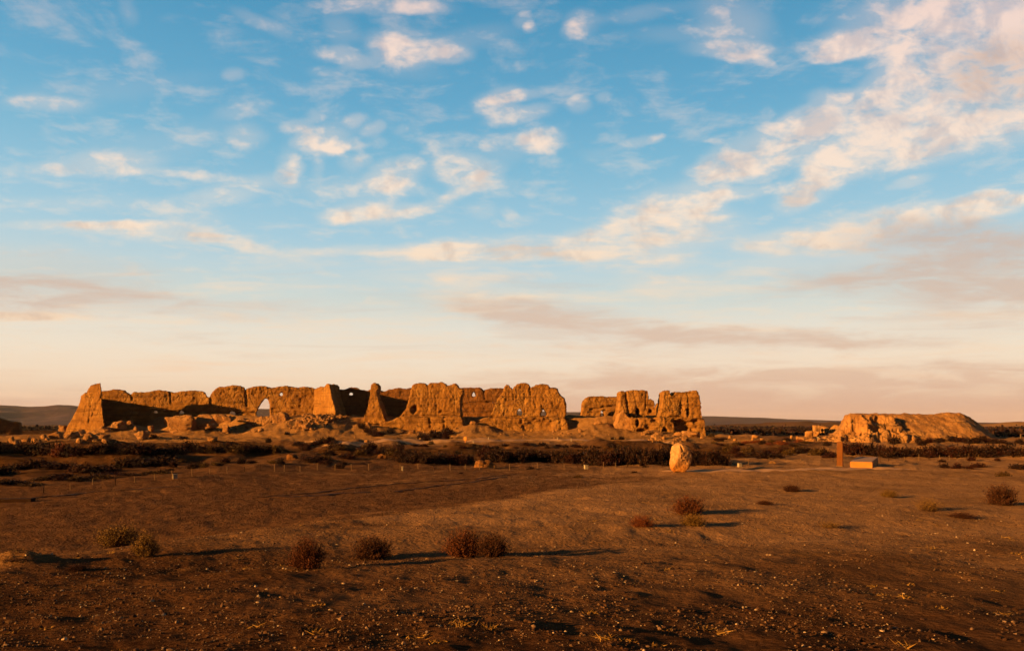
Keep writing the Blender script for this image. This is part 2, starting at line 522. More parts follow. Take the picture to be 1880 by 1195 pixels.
def mesh_np(name, verts, faces, mat=None, smooth=True, loops=None):
    """verts (n,3) array; faces: (m,k) int array or a list of such arrays"""
    me = bpy.data.meshes.new(name)
    fl = faces if isinstance(faces, list) else [faces]
    fl = [np.asarray(f) for f in fl if len(f)]
    nv = len(verts)
    tot = sum(len(f) for f in fl)
    sizes = np.concatenate([np.full(len(f), f.shape[1], np.int32) for f in fl])
    idx = np.concatenate([f.ravel() for f in fl]).astype(np.int32)
    me.vertices.add(nv)
    me.vertices.foreach_set('co', np.asarray(verts, np.float32).ravel())
    me.loops.add(len(idx))
    me.loops.foreach_set('vertex_index', idx)
    me.polygons.add(tot)
    st = np.concatenate([[0], np.cumsum(sizes)[:-1]]).astype(np.int32)
    me.polygons.foreach_set('loop_start', st)
    me.polygons.foreach_set('use_smooth', np.full(tot, smooth))
    me.update(calc_edges=True)
    me.validate()
    if mat:
        me.materials.append(mat)
    return me


def link(name, me, parent=None, loc=None):
    o = bpy.data.objects.new(name, me)
    COL.objects.link(o)
    if parent:
        o.parent = parent
    if loc is not None:
        o.location = loc
    return o


def empty(name, loc, rz=0):
    o = bpy.data.objects.new(name, None)
    COL.objects.link(o)
    o.location = loc
    o.rotation_euler = (0, 0, rz)
    o.empty_display_size = .3
    return o


def get_co(me):
    a = np.empty(len(me.vertices) * 3, np.float32)
    me.vertices.foreach_get('co', a)
    return a.reshape(-1, 3).astype(float)


def set_co(me, co):
    me.vertices.foreach_set('co', co.astype(np.float32).ravel())
    me.update()


def get_no(me):
    a = np.empty(len(me.vertices) * 3, np.float32)
    me.vertex_normals.foreach_get('vector', a)
    return a.reshape(-1, 3).astype(float)


# ------------------------------------------------------------------ materials
MATS = {}


def principled(name, rough=.95, spec=.04):
    m = bpy.data.materials.new(name)
    m.use_nodes = True
    m.node_tree.nodes.clear()
    g = NT(m.node_tree)
    out = g.node('ShaderNodeOutputMaterial')
    b = g.node('ShaderNodeBsdfPrincipled')
    b.inputs['Roughness'].default_value = rough
    b.inputs['Specular IOR Level'].default_value = spec
    g.l.new(b.outputs[0], out.inputs[0])
    MATS[name] = m
    return m, g, b


def bump(g, b, h, strength, dist):
    nd = g.node('ShaderNodeBump')
    nd.inputs['Strength'].default_value = strength
    nd.inputs['Distance'].default_value = dist
    g.put(nd.inputs['Height'], h)
    g.l.new(nd.outputs[0], b.inputs['Normal'])


def pos(g):
    return g.node('ShaderNodeNewGeometry').outputs['Position']


def mat_earth(name, c1, c2, c3, sc=1.0, strata=.6):
    m, g, b = principled(name)
    p = pos(g)
    n = g.noise(p, .35 * sc, 6, .6)
    n2 = g.noise(p, 2.2 * sc, 5, .65)
    st = g.node('ShaderNodeMapping')
    st.inputs['Scale'].default_value = (.10, .10, 1.7)
    g.put(st.inputs[0], p)
    ns = g.noise(st.outputs[0], 1.0, 5, .65, .3)
    c = g.ramp(n, [(.3, c1), (.52, c2), (.72, c3)])
    c = g.mix(g.math('MULTIPLY', g.remap(n2, .45, .75), .45), c, c1)
    c = g.mix(g.math('MULTIPLY', g.remap(ns, .50, .64), strata), c, tuple(.62 * x for x in c1))
    cm = g.node('ShaderNodeMapping')
    cm.inputs['Scale'].default_value = (.75, .75, .32)
    g.put(cm.inputs[0], g.vmath('ADD', p, g.vmath('SCALE', g.node('ShaderNodeTexNoise').outputs['Color'])))
    vo = g.node('ShaderNodeTexVoronoi', feature='DISTANCE_TO_EDGE')
    vo.inputs['Scale'].default_value = 1.0
    g.put(vo.inputs['Vector'], cm.outputs[0])
    crack = g.math('MULTIPLY', g.remap(vo.outputs['Distance'], .0, .055, 1.0, 0.0), g.remap(n, .42, .62))
    c = g.mix(g.math('MULTIPLY', crack, .55), c, tuple(.35 * x for x in c1))
    g.put(b.inputs['Base Color'], c)
    hh = g.math('SUBTRACT', g.math('ADD', g.noise(p, 3.0 * sc, 6, .7), g.math('MULTIPLY', ns, .5)), g.math('MULTIPLY', crack, .8))
    bump(g, b, hh, .9, .25)
    return m


mat_earth('rammed_earth', (.135, .053, .012), (.205, .088, .021), (.27, .130, .035))
mat_earth('rammed_earth_dull_shaded', (.10, .036, .010), (.145, .056, .016), (.19, .080, .024))  # darker copy: shade put into the colour on the shadowed wall and edge stub
mat_earth('pale_earth', (.20, .082, .024), (.265, .118, .038), (.32, .155, .054), strata=.15)
mat_earth('rock_earth', (.16, .066, .022), (.24, .108, .038), (.32, .160, .062), 1.6, .15)


def mat_ground():
    m, g, b = principled('desert_ground', .95, 0.0)
    p = pos(g)
    at = g.node('ShaderNodeAttribute')
    at.attribute_name = 'zone'
    sp = g.node('ShaderNodeSeparateColor')
    g.put(sp.inputs[0], at.outputs['Color'])
    zg, zs, zv = sp.outputs      # gravel, sand, scrub litter
    nb = g.noise(p, .22, 6, .62)
    nm = g.noise(p, 1.3, 6, .65)
    nf = g.noise(p, 9.0, 6, .7)
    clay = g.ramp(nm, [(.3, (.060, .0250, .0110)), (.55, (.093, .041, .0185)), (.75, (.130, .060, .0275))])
    sand = g.ramp(nb, [(.3, (.155, .072, .0290)), (.55, (.222, .106, .045)), (.75, (.285, .141, .063))])
    grav = g.ramp(nf, [(.28, (.023, .0085, .0040)), (.5, (.052, .0205, .0085)), (.66, (.095, .040, .0165)), (.8, (.168, .078, .034))])
    grav = g.mix(g.math('MULTIPLY', g.remap(nm, .5, .72), .5), grav, (.125, .050, .015))
    scr = g.ramp(nm, [(.32, (.020, .007, .0018)), (.55, (.052, .021, .0065)), (.75, (.092, .040, .0135))])
    wob = g.math('ADD', g.math('MULTIPLY', g.math('SUBTRACT', nb, .5), 1.3), g.math('MULTIPLY', g.math('SUBTRACT', nm, .5), .8))
    k = lambda z: g.remap(g.math('ADD', z, wob), .08, .92)
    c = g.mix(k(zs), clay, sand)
    c = g.mix(k(zg), c, grav)
    c = g.mix(k(zv), c, scr)
    c = g.mix(k(at.outputs['Alpha']), c, g.ramp(nm, [(.3, (.17, .075, .022)), (.55, (.235, .108, .035)), (.75, (.29, .14, .05))]))
    g.put(b.inputs['Base Color'], c)
    vo = g.node('ShaderNodeTexVoronoi')
    vo.inputs['Scale'].default_value = 11.0
    g.put(vo.inputs['Vector'], p)
    h = g.math('ADD', g.noise(p, 4.5, 8, .72), g.math('MULTIPLY', g.math('SUBTRACT', .6, vo.outputs['Distance']), .35))
    h = g.math('ADD', h, g.math('MULTIPLY', g.noise(p, .9, 4, .6), 2.2))
    bump(g, b, h, .85, .09)
    return m


mat_ground()


def mat_simple(name, c1, c2, scale=3.0, bs=.4, bd=.02, rough=.9):
    m, g, b = principled(name, rough)
    p = g.node('ShaderNodeTexCoord').outputs['Object']
    n = g.noise(p, scale, 6, .65)
    g.put(b.inputs['Base Color'], g.ramp(n, [(.32, c1), (.68, c2)]))
    bump(g, b, n, bs, bd)
    return m


def mat_hill(name):
    m, g, b = principled(name)
    p = pos(g)
    n = g.noise(p, .006, 7, .65)
    n2 = g.noise(p, .03, 6, .65)
    c = g.ramp(n, [(.3, (.036, .017, .017)), (.55, (.060, .029, .028)), (.75, (.092, .047, .042))])  # purplish haze of distance is mixed into these earth colours
    c = g.mix(g.math('MULTIPLY', g.remap(n2, .58, .74), .5), c, (.16, .088, .058))
    g.put(b.inputs['Base Color'], c)
    bump(g, b, n2, .6, 6.0)
    return m


mat_hill('hazy_hill_earth')
mat_simple('rut_soil', (.030, .011, .003), (.050, .020, .006), 3.0, .4, .02)
mat_simple('path_dust', (.27, .132, .056), (.34, .175, .080), 1.5, .4, .03)
mat_simple('corten', (.25, .085, .016), (.33, .120, .024), 2.0, .15, .01, .7)
mat_simple('pillar_rust', (.085, .025, .004), (.115, .037, .007), 2.0, .15, .01, .7)
mat_simple('plaque_top', (.16, .09, .06), (.22, .13, .09), 6.0, .1, .005, .7)
mat_simple('weathered_wood', (.075, .038, .016), (.13, .07, .034), 8.0, .3, .01)
mat_simple('dark_wood', (.014, .005, .002), (.026, .010, .004), 8.0, .3, .01)
mat_simple('white_paint', (.20, .14, .085), (.29, .21, .14), 6.0, .1, .005, .6)
mat_simple('wire', (.03, .015, .01), (.05, .03, .02), 20.0, .1, .002, .6)
mat_simple('carving_dark', (.035, .013, .008), (.06, .025, .016), 9.0, .2, .01)
mat_simple('orange_sign', (.50, .17, .03), (.60, .22, .045), 5.0, .1, .005, .6)


def mat_leaf(name, c1, c2, c3):
    m, g, b = principled(name, .8, .1)
    gi = g.node('ShaderNodeNewGeometry')
    oi = g.node('ShaderNodeObjectInfo')
    r = g.math('FRACT', g.math('ADD', gi.outputs['Random Per Island'], g.math('MULTIPLY', oi.outputs['Random'], .25)))
    c = g.ramp(r, [(.1, c1), (.55, c2), (.95, c3)])
    g.put(b.inputs['Base Color'], c)
    return m


mat_leaf('leaf_dark', (.012, .0030, .001), (.028, .0075, .0025), (.070, .022, .006))
mat_leaf('leaf_maroon', (.022, .0045, .0014), (.058, .0125, .003), (.120, .034, .0075))
mat_leaf('hedge_dark', (.004, .0010, .0004), (.009, .0024, .0009), (.036, .012, .004))
mat_leaf('hedge_maroon', (.008, .0016, .0005), (.018, .0035, .0010), (.036, .0075, .002))
mat_leaf('hedge_olive', (.014, .0055, .0015), (.040, .017, .003), (.085, .040, .007))
mat_leaf('leaf_rust', (.055, .011, .003), (.100, .022, .005), (.150, .038, .008))
mat_leaf('leaf_olive', (.030, .012, .003), (.105, .048, .008), (.230, .115, .018))
mat_leaf('leaf_straw', (.11, .050, .009), (.17, .082, .015), (.24, .12, .024))
mat_leaf('twig', (.022, .008, .004), (.046, .019, .008), (.085, .038, .015))


def mat_gravel():
    m, g, b = principled('gravel_stone', .85)
    gi = g.node('ShaderNodeNewGeometry')
    c = g.ramp(gi.outputs['Random Per Island'], [(0, (.020, .008, .004)), (.55, (.050, .021, .009)), (.82, (.095, .046, .022)), (.94, (.16, .090, .050)), (.99, (.28, .18, .11))])
    g.put(b.inputs['Base Color'], c)
    return m


mat_gravel()


def mat_stone():
    m, g, b = principled('monument_stone', .85)
    p = g.node('ShaderNodeTexCoord').outputs['Object']
    n = g.noise(p, 1.6, 6, .6, .4)
    n2 = g.noise(p, 5.0, 6, .65)
    sep = g.node('ShaderNodeSeparateXYZ')
    g.put(sep.inputs[0], p)
    lf = g.math('ADD', g.math('ADD', sep.outputs[0], g.math('MULTIPLY', g.math('SUBTRACT', .75, sep.outputs[2]), .55)), g.math('MULTIPLY', g.math('SUBTRACT', n, .5), .9))
    stain = g.remap(lf, -.25, .25, 1.0, 0.0)
    stain = g.remap(g.math('ADD', g.math('MULTIPLY', sep.outputs[2], .9), g.math('MULTIPLY', n, 1.1)), .6, 1.5, 1.0, 0.25)
    pale = g.ramp(n2, [(.3, (.20, .10, .042)), (.55, (.30, .165, .075)), (.75, (.40, .24, .125))])
    och = g.ramp(n2, [(.3, (.19, .055, .010)), (.55, (.29, .105, .018)), (.75, (.35, .15, .035))])
    g.put(b.inputs['Base Color'], g.mix(stain, pale, och))
    bump(g, b, g.math('ADD', n2, g.noise(p, 2.2, 5, .6)), .8, .08)
    return m


mat_stone()


# ------------------------------------------------------------------ ground mesh
def polar_mesh(name, radii, mat, hfun, n_front=840, half=42, n_rest=110, cap=False):
    th = np.concatenate([np.linspace(-half, half, n_front, endpoint=False), np.linspace(half, 360 - half, n_rest, endpoint=False)])
    th = np.radians(th)
    na, nr = len(th), len(radii)
    RR, TT = np.meshgrid(radii, th, indexing='ij')
    x, y = RR * np.sin(TT), RR * np.cos(TT)
    z = hfun(x, y)
    v = np.stack([x.ravel(), y.ravel(), z.ravel()], 1)
    i, j = np.meshgrid(np.arange(nr - 1), np.arange(na), indexing='ij')
    j2 = (j + 1) % na
    f = np.stack([i * na + j, (i + 1) * na + j, (i + 1) * na + j2, i * na + j2], -1).reshape(-1, 4)[:, ::-1]
    fl = [f]
    if cap:
        c = len(v)
        v = np.vstack([v, [[0, 0, float(hfun(np.array([0.0]), np.array([0.0]))[0])]]])
        jj = np.arange(na)
        fl.append(np.stack([np.full(na, c), (jj + 1) % na, jj], 1)[:, ::-1])
    me = mesh_np(name, v, fl, mat)
    return me, v


RAD = np.geomspace(.7, 1600, 640)
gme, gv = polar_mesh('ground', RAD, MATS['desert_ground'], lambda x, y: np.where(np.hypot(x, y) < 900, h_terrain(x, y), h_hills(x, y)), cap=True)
x, y, z = gv.T
r = np.hypot(x, y)
s = (x + 3.5) * -.854 + (y - 26.3) * .522
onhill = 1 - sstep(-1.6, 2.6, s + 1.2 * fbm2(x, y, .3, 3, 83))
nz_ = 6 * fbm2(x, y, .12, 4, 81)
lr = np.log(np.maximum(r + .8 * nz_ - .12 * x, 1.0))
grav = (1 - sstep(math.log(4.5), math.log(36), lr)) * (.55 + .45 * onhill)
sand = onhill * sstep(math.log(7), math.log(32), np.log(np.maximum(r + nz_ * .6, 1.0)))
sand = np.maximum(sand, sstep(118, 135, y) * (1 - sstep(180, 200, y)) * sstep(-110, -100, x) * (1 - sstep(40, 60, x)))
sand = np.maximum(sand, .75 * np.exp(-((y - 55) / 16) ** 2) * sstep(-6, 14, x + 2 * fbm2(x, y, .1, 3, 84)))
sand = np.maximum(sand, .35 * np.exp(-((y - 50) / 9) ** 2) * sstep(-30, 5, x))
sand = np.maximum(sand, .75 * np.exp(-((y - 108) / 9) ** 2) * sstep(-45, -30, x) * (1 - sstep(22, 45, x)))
scrub = np.maximum(sstep(62, 76, y) * (1 - sstep(90, 104, y)) * .62, sstep(170, 210, y) * (1 - sstep(600, 1000, y)) * .85)
scrub = np.maximum(scrub, sstep(40, 110, x) * sstep(70, 90, y) * (1 - sstep(600, 1000, y)) * .75)
scrub = np.maximum(scrub, sstep(-22, -34, x) * sstep(42, 56, y) * (1 - sstep(112, 124, y)) * .62)
scrub = scrub * (1 - sand * .6)
pale = sstep(103, 120, y + 4 * fbm2(x, y, .08, 3, 85)) * (1 - sstep(176, 186, y)) * sstep(-112, -100, x) * (1 - sstep(34, 44, x))
pale = np.maximum(pale, .6 * np.exp(-((x - X_of(22, 13.4)) ** 2 / 1.0 + (y - 13.4) ** 2 / .5)))
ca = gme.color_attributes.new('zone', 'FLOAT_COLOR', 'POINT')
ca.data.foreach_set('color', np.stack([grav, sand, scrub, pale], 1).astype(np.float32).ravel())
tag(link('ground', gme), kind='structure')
hme, hv = polar_mesh('hills', np.geomspace(1500, 7000, 150), MATS['hazy_hill_earth'], h_hills, n_front=900, n_rest=80)
hv2 = get_co(hme)
hv2[:, 2] -= np.where(np.hypot(hv2[:, 0], hv2[:, 1]) < 1600, .4, 0)
set_co(hme, hv2)
tag(link('hills', hme), kind='structure')


# strip sheets following the ground
def path_sheet(name, line, halfw, mat, lift=.012, n=160, m=10, seed=0):
    """line of (x, y) control points"""
    P = np.array(line, float)
    t = np.concatenate([[0], np.cumsum(np.hypot(*np.diff(P, axis=0).T))])
    tt = np.linspace(0, t[-1], n)
    cx, cy = np.interp(tt, t, P[:, 0]), np.interp(tt, t, P[:, 1])
    tx, ty = np.gradient(cx), np.gradient(cy)
    L = np.hypot(tx, ty)
    nx, ny = -ty / L, tx / L
    hw = halfw * np.minimum(1, np.minimum(tt, t[-1] - tt) / (halfw * 1.6) + .05) * (1 + .25 * vnoise2(tt * .45, tt * 0 + 3.3, seed))
    kk = np.linspace(-1, 1, m)
    e = .22 * vnoise2(tt * .9, tt * 0 + 8.1, seed + 3)
    x = cx[:, None] + nx[:, None] * (hw[:, None] * kk + e[:, None] * np.abs(kk))
    y = cy[:, None] + ny[:, None] * (hw[:, None] * kk + e[:, None] * np.abs(kk))
    z = h_terrain(x, y) + lift + .012 * (1 - kk ** 4)
    z[:, 0] -= .03
    z[:, -1] -= .03
    v = np.stack([x.ravel(), y.ravel(), z.ravel()], 1)
    i, j = np.meshgrid(np.arange(n - 1), np.arange(m - 1), indexing='ij')
    f = np.stack([i * m + j, (i + 1) * m + j, (i + 1) * m + j + 1, i * m + j + 1], -1).reshape(-1, 4)
    return tag(link(name, mesh_np(name, v, f, mat)), kind='structure')


def pts(lst):
    return [ground_hit(px, py)[:2] for px, py in lst]


path_sheet('path', pts([(1215, 865), (1300, 864), (1400, 863), (1500, 861), (1600, 860), (1680, 860)]), 1.45, MATS['path_dust'], lift=.004, seed=4)
path_sheet('track', pts([(560, 811), (640, 812), (760, 812), (880, 811), (960, 808), (1060, 807), (1160, 808), (1230, 810)]), 1.8, MATS['path_dust'], lift=.05, seed=9)


for q_, ln_ in enumerate(([(470, 912), (560, 906), (640, 897), (720, 889), (800, 884), (880, 879), (950, 871)], [(720, 904), (800, 892), (870, 884), (930, 876)],
                          [(60, 915), (150, 906), (240, 899), (330, 893)], [(500, 913), (600, 909), (680, 903)])):
    path_sheet('rut', pts(ln_), .13 + .03 * q_, MATS['rut_soil'], lift=.012, seed=20 + q_)


# ------------------------------------------------------------------ ruined walls
def wall(name, label, cat, outline, Y, depth, holes=(), mat='rammed_earth', voxel=.2, batter=.06, skew=0.0, seed=0,
         knob=.20, knob_from=.35, coarse=.22, vert=.10, grooves=(), pushes=(), group=None, under=0.0, skew_origin=None, shear=0.0):
    """outline in photo pixels, seen at distance Y; real depth in metres"""
    bx = X_of(sum(p[0] for p in outline) / len(outline), Y)
    xso = bx if skew_origin is None else X_of(skew_origin, Y)

    def place(p):          # the face stands oblique in plan when skewed: its own distance per column
        a = (p[0] - 940) / F
        xw = a * (Y - skew * xso) / (1 - skew * a)
        yw = Y + skew * (xw - xso)
        return xw, ZC + (HZ - p[1]) * yw / F
    zs = [place(p)[1] for p in outline]
    zb, zt = min(zs), max(zs)
    to3 = lambda p: Vector((place(p)[0] - bx, 0, place(p)[1] - zb))
    loops = [[to3(p) for p in outline]] + [[to3(p) for p in h] for h in holes]
    tris = tessellate_polygon(loops)
    flat = [v for lp in loops for v in lp]
    n = len(flat)
    bm = bmesh.new()
    fr = [bm.verts.new(v) for v in flat]
    bk = [bm.verts.new(v + Vector((0, depth, 0))) for v in flat]
    for t in tris:
        try:
            bm.faces.new([fr[i] for i in t])
            bm.faces.new([bk[i] for i in reversed(t)])
        except ValueError:
            pass
    o = 0
    for lp in loops:
        k = len(lp)
        for i in range(k):
            a, b2 = o + i, o + (i + 1) % k
            bm.faces.new((fr[a], fr[b2], bk[b2], bk[a]))
        o += k
    bmesh.ops.recalc_face_normals(bm, faces=bm.faces)
    me = bpy.data.meshes.new(name + '_raw')
    bm.to_mesh(me)
    bm.free()
    ob = link(name, me)
    md = ob.modifiers.new('r', 'REMESH')
    md.mode = 'VOXEL'
    md.voxel_size = voxel
    md.use_smooth_shade = True
    dg = bpy.context.evaluated_depsgraph_get()
    new = bpy.data.meshes.new_from_object(ob.evaluated_get(dg))
    ob.modifiers.clear()
    ob.data = new
    bpy.data.meshes.remove(me)
    new.name = name
    co = get_co(new)
    no = get_no(new)
    H = max(zt - zb, .1)
    hz = co[:, 2] / H
    wp = co + np.array([bx + seed * 31.7, Y, zb])
    # coarse slumping, knobbly weathered upper part, vertical rain gullies, strata
    d = .7 * coarse * fbm3(wp, .33, 3, seed) + .09 * fbm3(wp, 1.3, 3, seed + 7)
    kn = np.abs(fbm3(wp * np.array([1, 1, .85]), 2.6, 3, seed + 13, .6))
    kmask = sstep(knob_from - .15, knob_from + .2, hz + .12 * fbm3(wp, .3, 2, seed + 3))
    d = d + .05 * fbm3(wp, 3.6, 2, seed + 57)
    d = d + .62 * knob * (.25 + kmask) * (.55 - 1.6 * np.maximum(.45 - kn, 0) * 1.2)
    gl = np.abs(fbm3(wp * np.array([1, 1, .10]), .55, 3, seed + 23))
    d = d - vert * np.clip(.3 - gl, 0, .3) * 2.2
    zz = wp[:, 2] + .35 * fbm3(wp, .12, 2, seed + 33)
    layer = np.abs(((zz / .98) % 1.0) - .5) * 2
    d = d - .17 * sstep(.66, 1.0, layer) * (.45 + .55 * (1 - kmask)) * (.5 + .5 * vnoise(wp[:, 0] * .35, wp[:, 1] * 0, zz, seed + 3))
    yv = Y + skew * (co[:, 0] + bx - xso)
    px = 940 + (co[:, 0] + bx) / yv * F
    py = HZ - (co[:, 2] + zb - ZC) / yv * F
    front = no[:, 1] < .3
    for (p1, p2, w, dep) in grooves:
        ax, ay, ex, ey = p1[0], p1[1], p2[0], p2[1]
        L2 = (ex - ax) ** 2 + (ey - ay) ** 2
        t = np.clip(((px - ax) * (ex - ax) + (py - ay) * (ey - ay)) / L2, 0, 1)
        wob = 1.2 * vnoise2(px * .12, px * 0 + seed, seed)
        dist = np.hypot(px - (ax + t * (ex - ax)), py + wob - (ay + t * (ey - ay)))
        d = d - dep * np.exp(-(dist / w) ** 2) * front
    if under:
        d = d - under * np.exp(-((hz - .10) / .10) ** 2) * (.6 + .4 * vnoise2(px * .05, px * 0, seed + 5))
    co2 = co + no * d[:, None]
    for (cx, cy, rx, ry, dep) in pushes:
        q = ((px - cx) / rx) ** 2 + ((py - cy) / ry) ** 2
        q = q * (1 + .5 * vnoise2(px * .25, py * .25, seed + 77))
        co2[:, 1] += dep * np.exp(-q ** 2) * front
    yc = depth / 2
    co2[:, 1] = yc + (co2[:, 1] - yc) * (1 + batter * (1 - 1.6 * hz))
    so = xso - bx
    co2[:, 1] += skew * (co2[:, 0] - so)
    co2[:, 0] += shear * (co2[:, 1] - skew * (co2[:, 0] - so))
    set_co(new, co2)
    new.polygons.foreach_set('use_smooth', np.ones(len(new.polygons), bool))
    new.materials.append(MATS[mat])
    ob.location = (bx, Y, zb)
    return tag(ob, label, cat, group)


YB = 168.0
# corner pier at the left end: a stub of the side wall running back to the rear wall
wall('ruined_pier', 'tall tapering earth pier at the end of the ruin, rising to a square tip', 'ruined wall',
     [(184, 702.5), (178, 704.5), (167, 708.5), (163, 714), (160, 719.5), (156, 721.5), (149, 726.5), (147, 736), (144, 746), (140, 755), (134, 765), (129, 774), (124, 784),
      (117, 800), (195, 800), (191.5, 782), (188.5, 760), (186.5, 735), (185.5, 715)],
     153, 2.4, voxel=.16, knob=.10, coarse=.12, vert=.05, seed=1, batter=.0, shear=-.55, skew=-.35,
     grooves=[((160, 722), (166, 745), 1.6, .18), ((166, 745), (163, 775), 1.6, .18), ((186, 728), (165, 772), 1.8, .2)])
wall('ruined_side_wall', 'low shaded side wall joining the corner pier to the rear wall', 'ruined wall',
     [(168, 731), (176, 729.5), (184, 728), (190, 801), (163, 801)], 155, 9.5, voxel=.2, seed=51, knob=.10, coarse=.1, vert=.04, shear=-.56)
# rear wall pieces
wall('ruined_wall', 'long low stretch of rear wall with a wavy top beside the corner pier', 'ruined wall',
     [(181, 720), (188, 717.5), (200, 716.5), (212, 716), (229, 717), (233, 722), (240, 723), (247, 719.5), (260, 720.5), (275, 718.5), (290, 716.5), (303, 717), (313, 719), (320, 721),
      (335, 717.5), (350, 716.5), (365, 718), (374, 718.5), (378, 721), (380, 727), (384, 732), (386, 776), (181, 776)],
     YB, 2.2, voxel=.2, seed=2, shear=-.48, skew=.08, skew_origin=740,  under=.35, vert=.05, knob=.14, knob_from=.62,
     holes=[[(283, 759), (284, 755), (286, 753.5), (289, 755), (290, 759)], [(331, 760), (331.5, 755), (334, 753), (338, 755), (339, 760)]],
     grooves=[((313, 720), (314, 740), 1.6, .3), ((190, 754), (384, 756), 2.2, .55), ((240, 723), (243, 735), 2, .2)])
wall('ruined_wall', 'rear wall stretch pierced by the large arched breach', 'ruined wall',
     [(382, 735), (384, 729), (388, 722), (395, 716), (403, 711.5), (420, 709.5), (436, 708.5), (447, 710), (450, 715), (454, 713), (462, 711.5), (472, 709.5), (487, 709.5), (499, 713), (510, 711),
      (525, 708.5), (536, 710.5), (548, 712.5), (560, 711), (571, 712), (578, 714), (584, 714), (592, 780), (381, 778)],
     YB, 2.0, voxel=.2, seed=3, shear=-.34, skew=.08, skew_origin=740,  under=.25, vert=.06, knob=.24, knob_from=.55,
     holes=[[(471, 766), (471.5, 757), (474, 749), (479, 741), (483, 735), (486.5, 731.5), (491, 732), (494, 737), (495.5, 748), (496, 766)],
            [(511, 727), (514, 722), (517, 718), (520, 721), (522, 727)],
            [(420, 765), (421, 758), (425, 754), (430, 757), (432, 765)]],
     grooves=[((451, 714), (453, 745), 1.8, .4), ((386, 757), (470, 758), 2.0, .45), ((386, 740), (389, 760), 2, .3), ((500, 750), (585, 752), 1.6, .2)])
# buttress standing out from the rear wall: plan is skewed so that its side faces the sun
ob = wall('ruined_buttress', 'bright upright buttress with a jagged spike where the rear wall turns', 'ruined wall',
          [(577, 716), (583, 712), (588, 709.5), (592, 711), (597, 708), (599, 705), (603.5, 704), (605.5, 707), (606, 713), (609, 728), (612, 738), (615, 748), (617, 758), (616, 776), (574, 776)],
          160, 9, voxel=.2, seed=4, knob=.12, vert=.22, coarse=.2, knob_from=.6, skew=-1.3, skew_origin=592)
wall('ruined_wall', 'shadowed rear wall with two bell-shaped openings behind the tall blocks', 'ruined wall',
     [(606, 712), (616, 711.5), (622, 715), (632, 715), (640, 712), (649, 711.5), (655, 711.5), (662, 716.5), (675, 718), (685, 713), (697, 716), (705, 718.5), (720, 714), (735, 712), (745, 714),
      (760, 712), (800, 713), (848, 712), (868, 711.5), (880, 712), (888, 717), (893, 716), (900, 713.5), (915, 713), (935, 713), (937, 782), (606, 782)],
     YB - 1, 2.2, voxel=.21, seed=5, shear=-.15, skew=.08, skew_origin=740,  knob=.12, knob_from=.7, vert=.05, under=.2, mat='rammed_earth_dull_shaded',  # darker earth colour deepens the shadow lying on this wall
     holes=[[(639.5, 725.5), (640.5, 721), (643, 719), (643, 716.5), (645.5, 716.5), (645.8, 719), (648, 721.5), (649, 725.5)],
            [(866.5, 728), (867.5, 723), (869.5, 720), (870, 718), (872, 718), (872.6, 721), (874.5, 724), (875, 728)]],
     grooves=[((612, 743), (690, 744), 1.6, .3), ((700, 744), (760, 746), 1.6, .35), ((845, 741), (915, 738), 1.6, .35), ((845, 756), (915, 758), 1.8, .3), ((889, 717), (890, 732), 1.4, .25)])
# free-standing pieces of the front wall
wall('ruined_pinnacle', 'slender earth pinnacle with a rounded knob on top, between the two big blocks of wall', 'ruined wall',
     [(681, 708), (683, 704), (687, 702.5), (691, 704), (693.5, 708), (694, 713), (692, 718), (693, 728), (696, 738), (700, 748), (703, 757), (706, 768), (712, 778), (660, 779), (665, 771), (670, 760), (673, 750),
      (676, 738), (679, 727), (680, 715)], 150, 3.6, voxel=.17, seed=6, knob=.14, knob_from=.3, coarse=.15, vert=.12, batter=.2)
wall('ruined_wall_block', 'massive free-standing block of wall with three rounded humps on top', 'ruined wall',
     [(757, 709), (760, 705), (769, 702.5), (778, 703), (784, 706.5), (790, 703), (800, 703), (810, 702), (816, 704), (820, 709.5), (826, 708.5), (831, 705), (837, 705), (841, 711), (846, 712), (851, 716), (850, 722), (846, 731),
      (845, 745), (846, 757), (847, 770), (726, 771), (736, 764), (741, 757), (746, 750), (750, 738), (753, 726), (755, 716)],
     149.5, 4.2, voxel=.18, seed=7, knob=.26, knob_from=.28, vert=.06, batter=.12,
     pushes=[(761, 751, 5, 6, .9)],
     grooves=[((785, 707), (787, 730), 1.2, .22), ((820, 710), (822, 740), 1.2, .16), ((800, 724), (801, 762), .8, .22), ((771, 720), (769, 748), .8, .18), ((834, 722), (836, 760), .8, .2), ((740, 764), (846, 763), 1.5, .35), ((808, 757), (845, 758), 1.5, .3)])
wall('earth_plinth', 'broad earth plinth under the three-humped wall block', 'ruined wall',
     [(700, 778), (722, 771), (736, 764), (760, 764), (800, 765), (846, 764), (849, 770), (853, 795), (690, 795)], 147, 6, voxel=.2, seed=8, knob=.12, knob_from=.1, vert=.05,
     grooves=[((788, 766), (790, 785), 1.5, .45), ((815, 766), (816, 785), 1.5, .45), ((790, 776), (816, 775), 1.3, .4)])
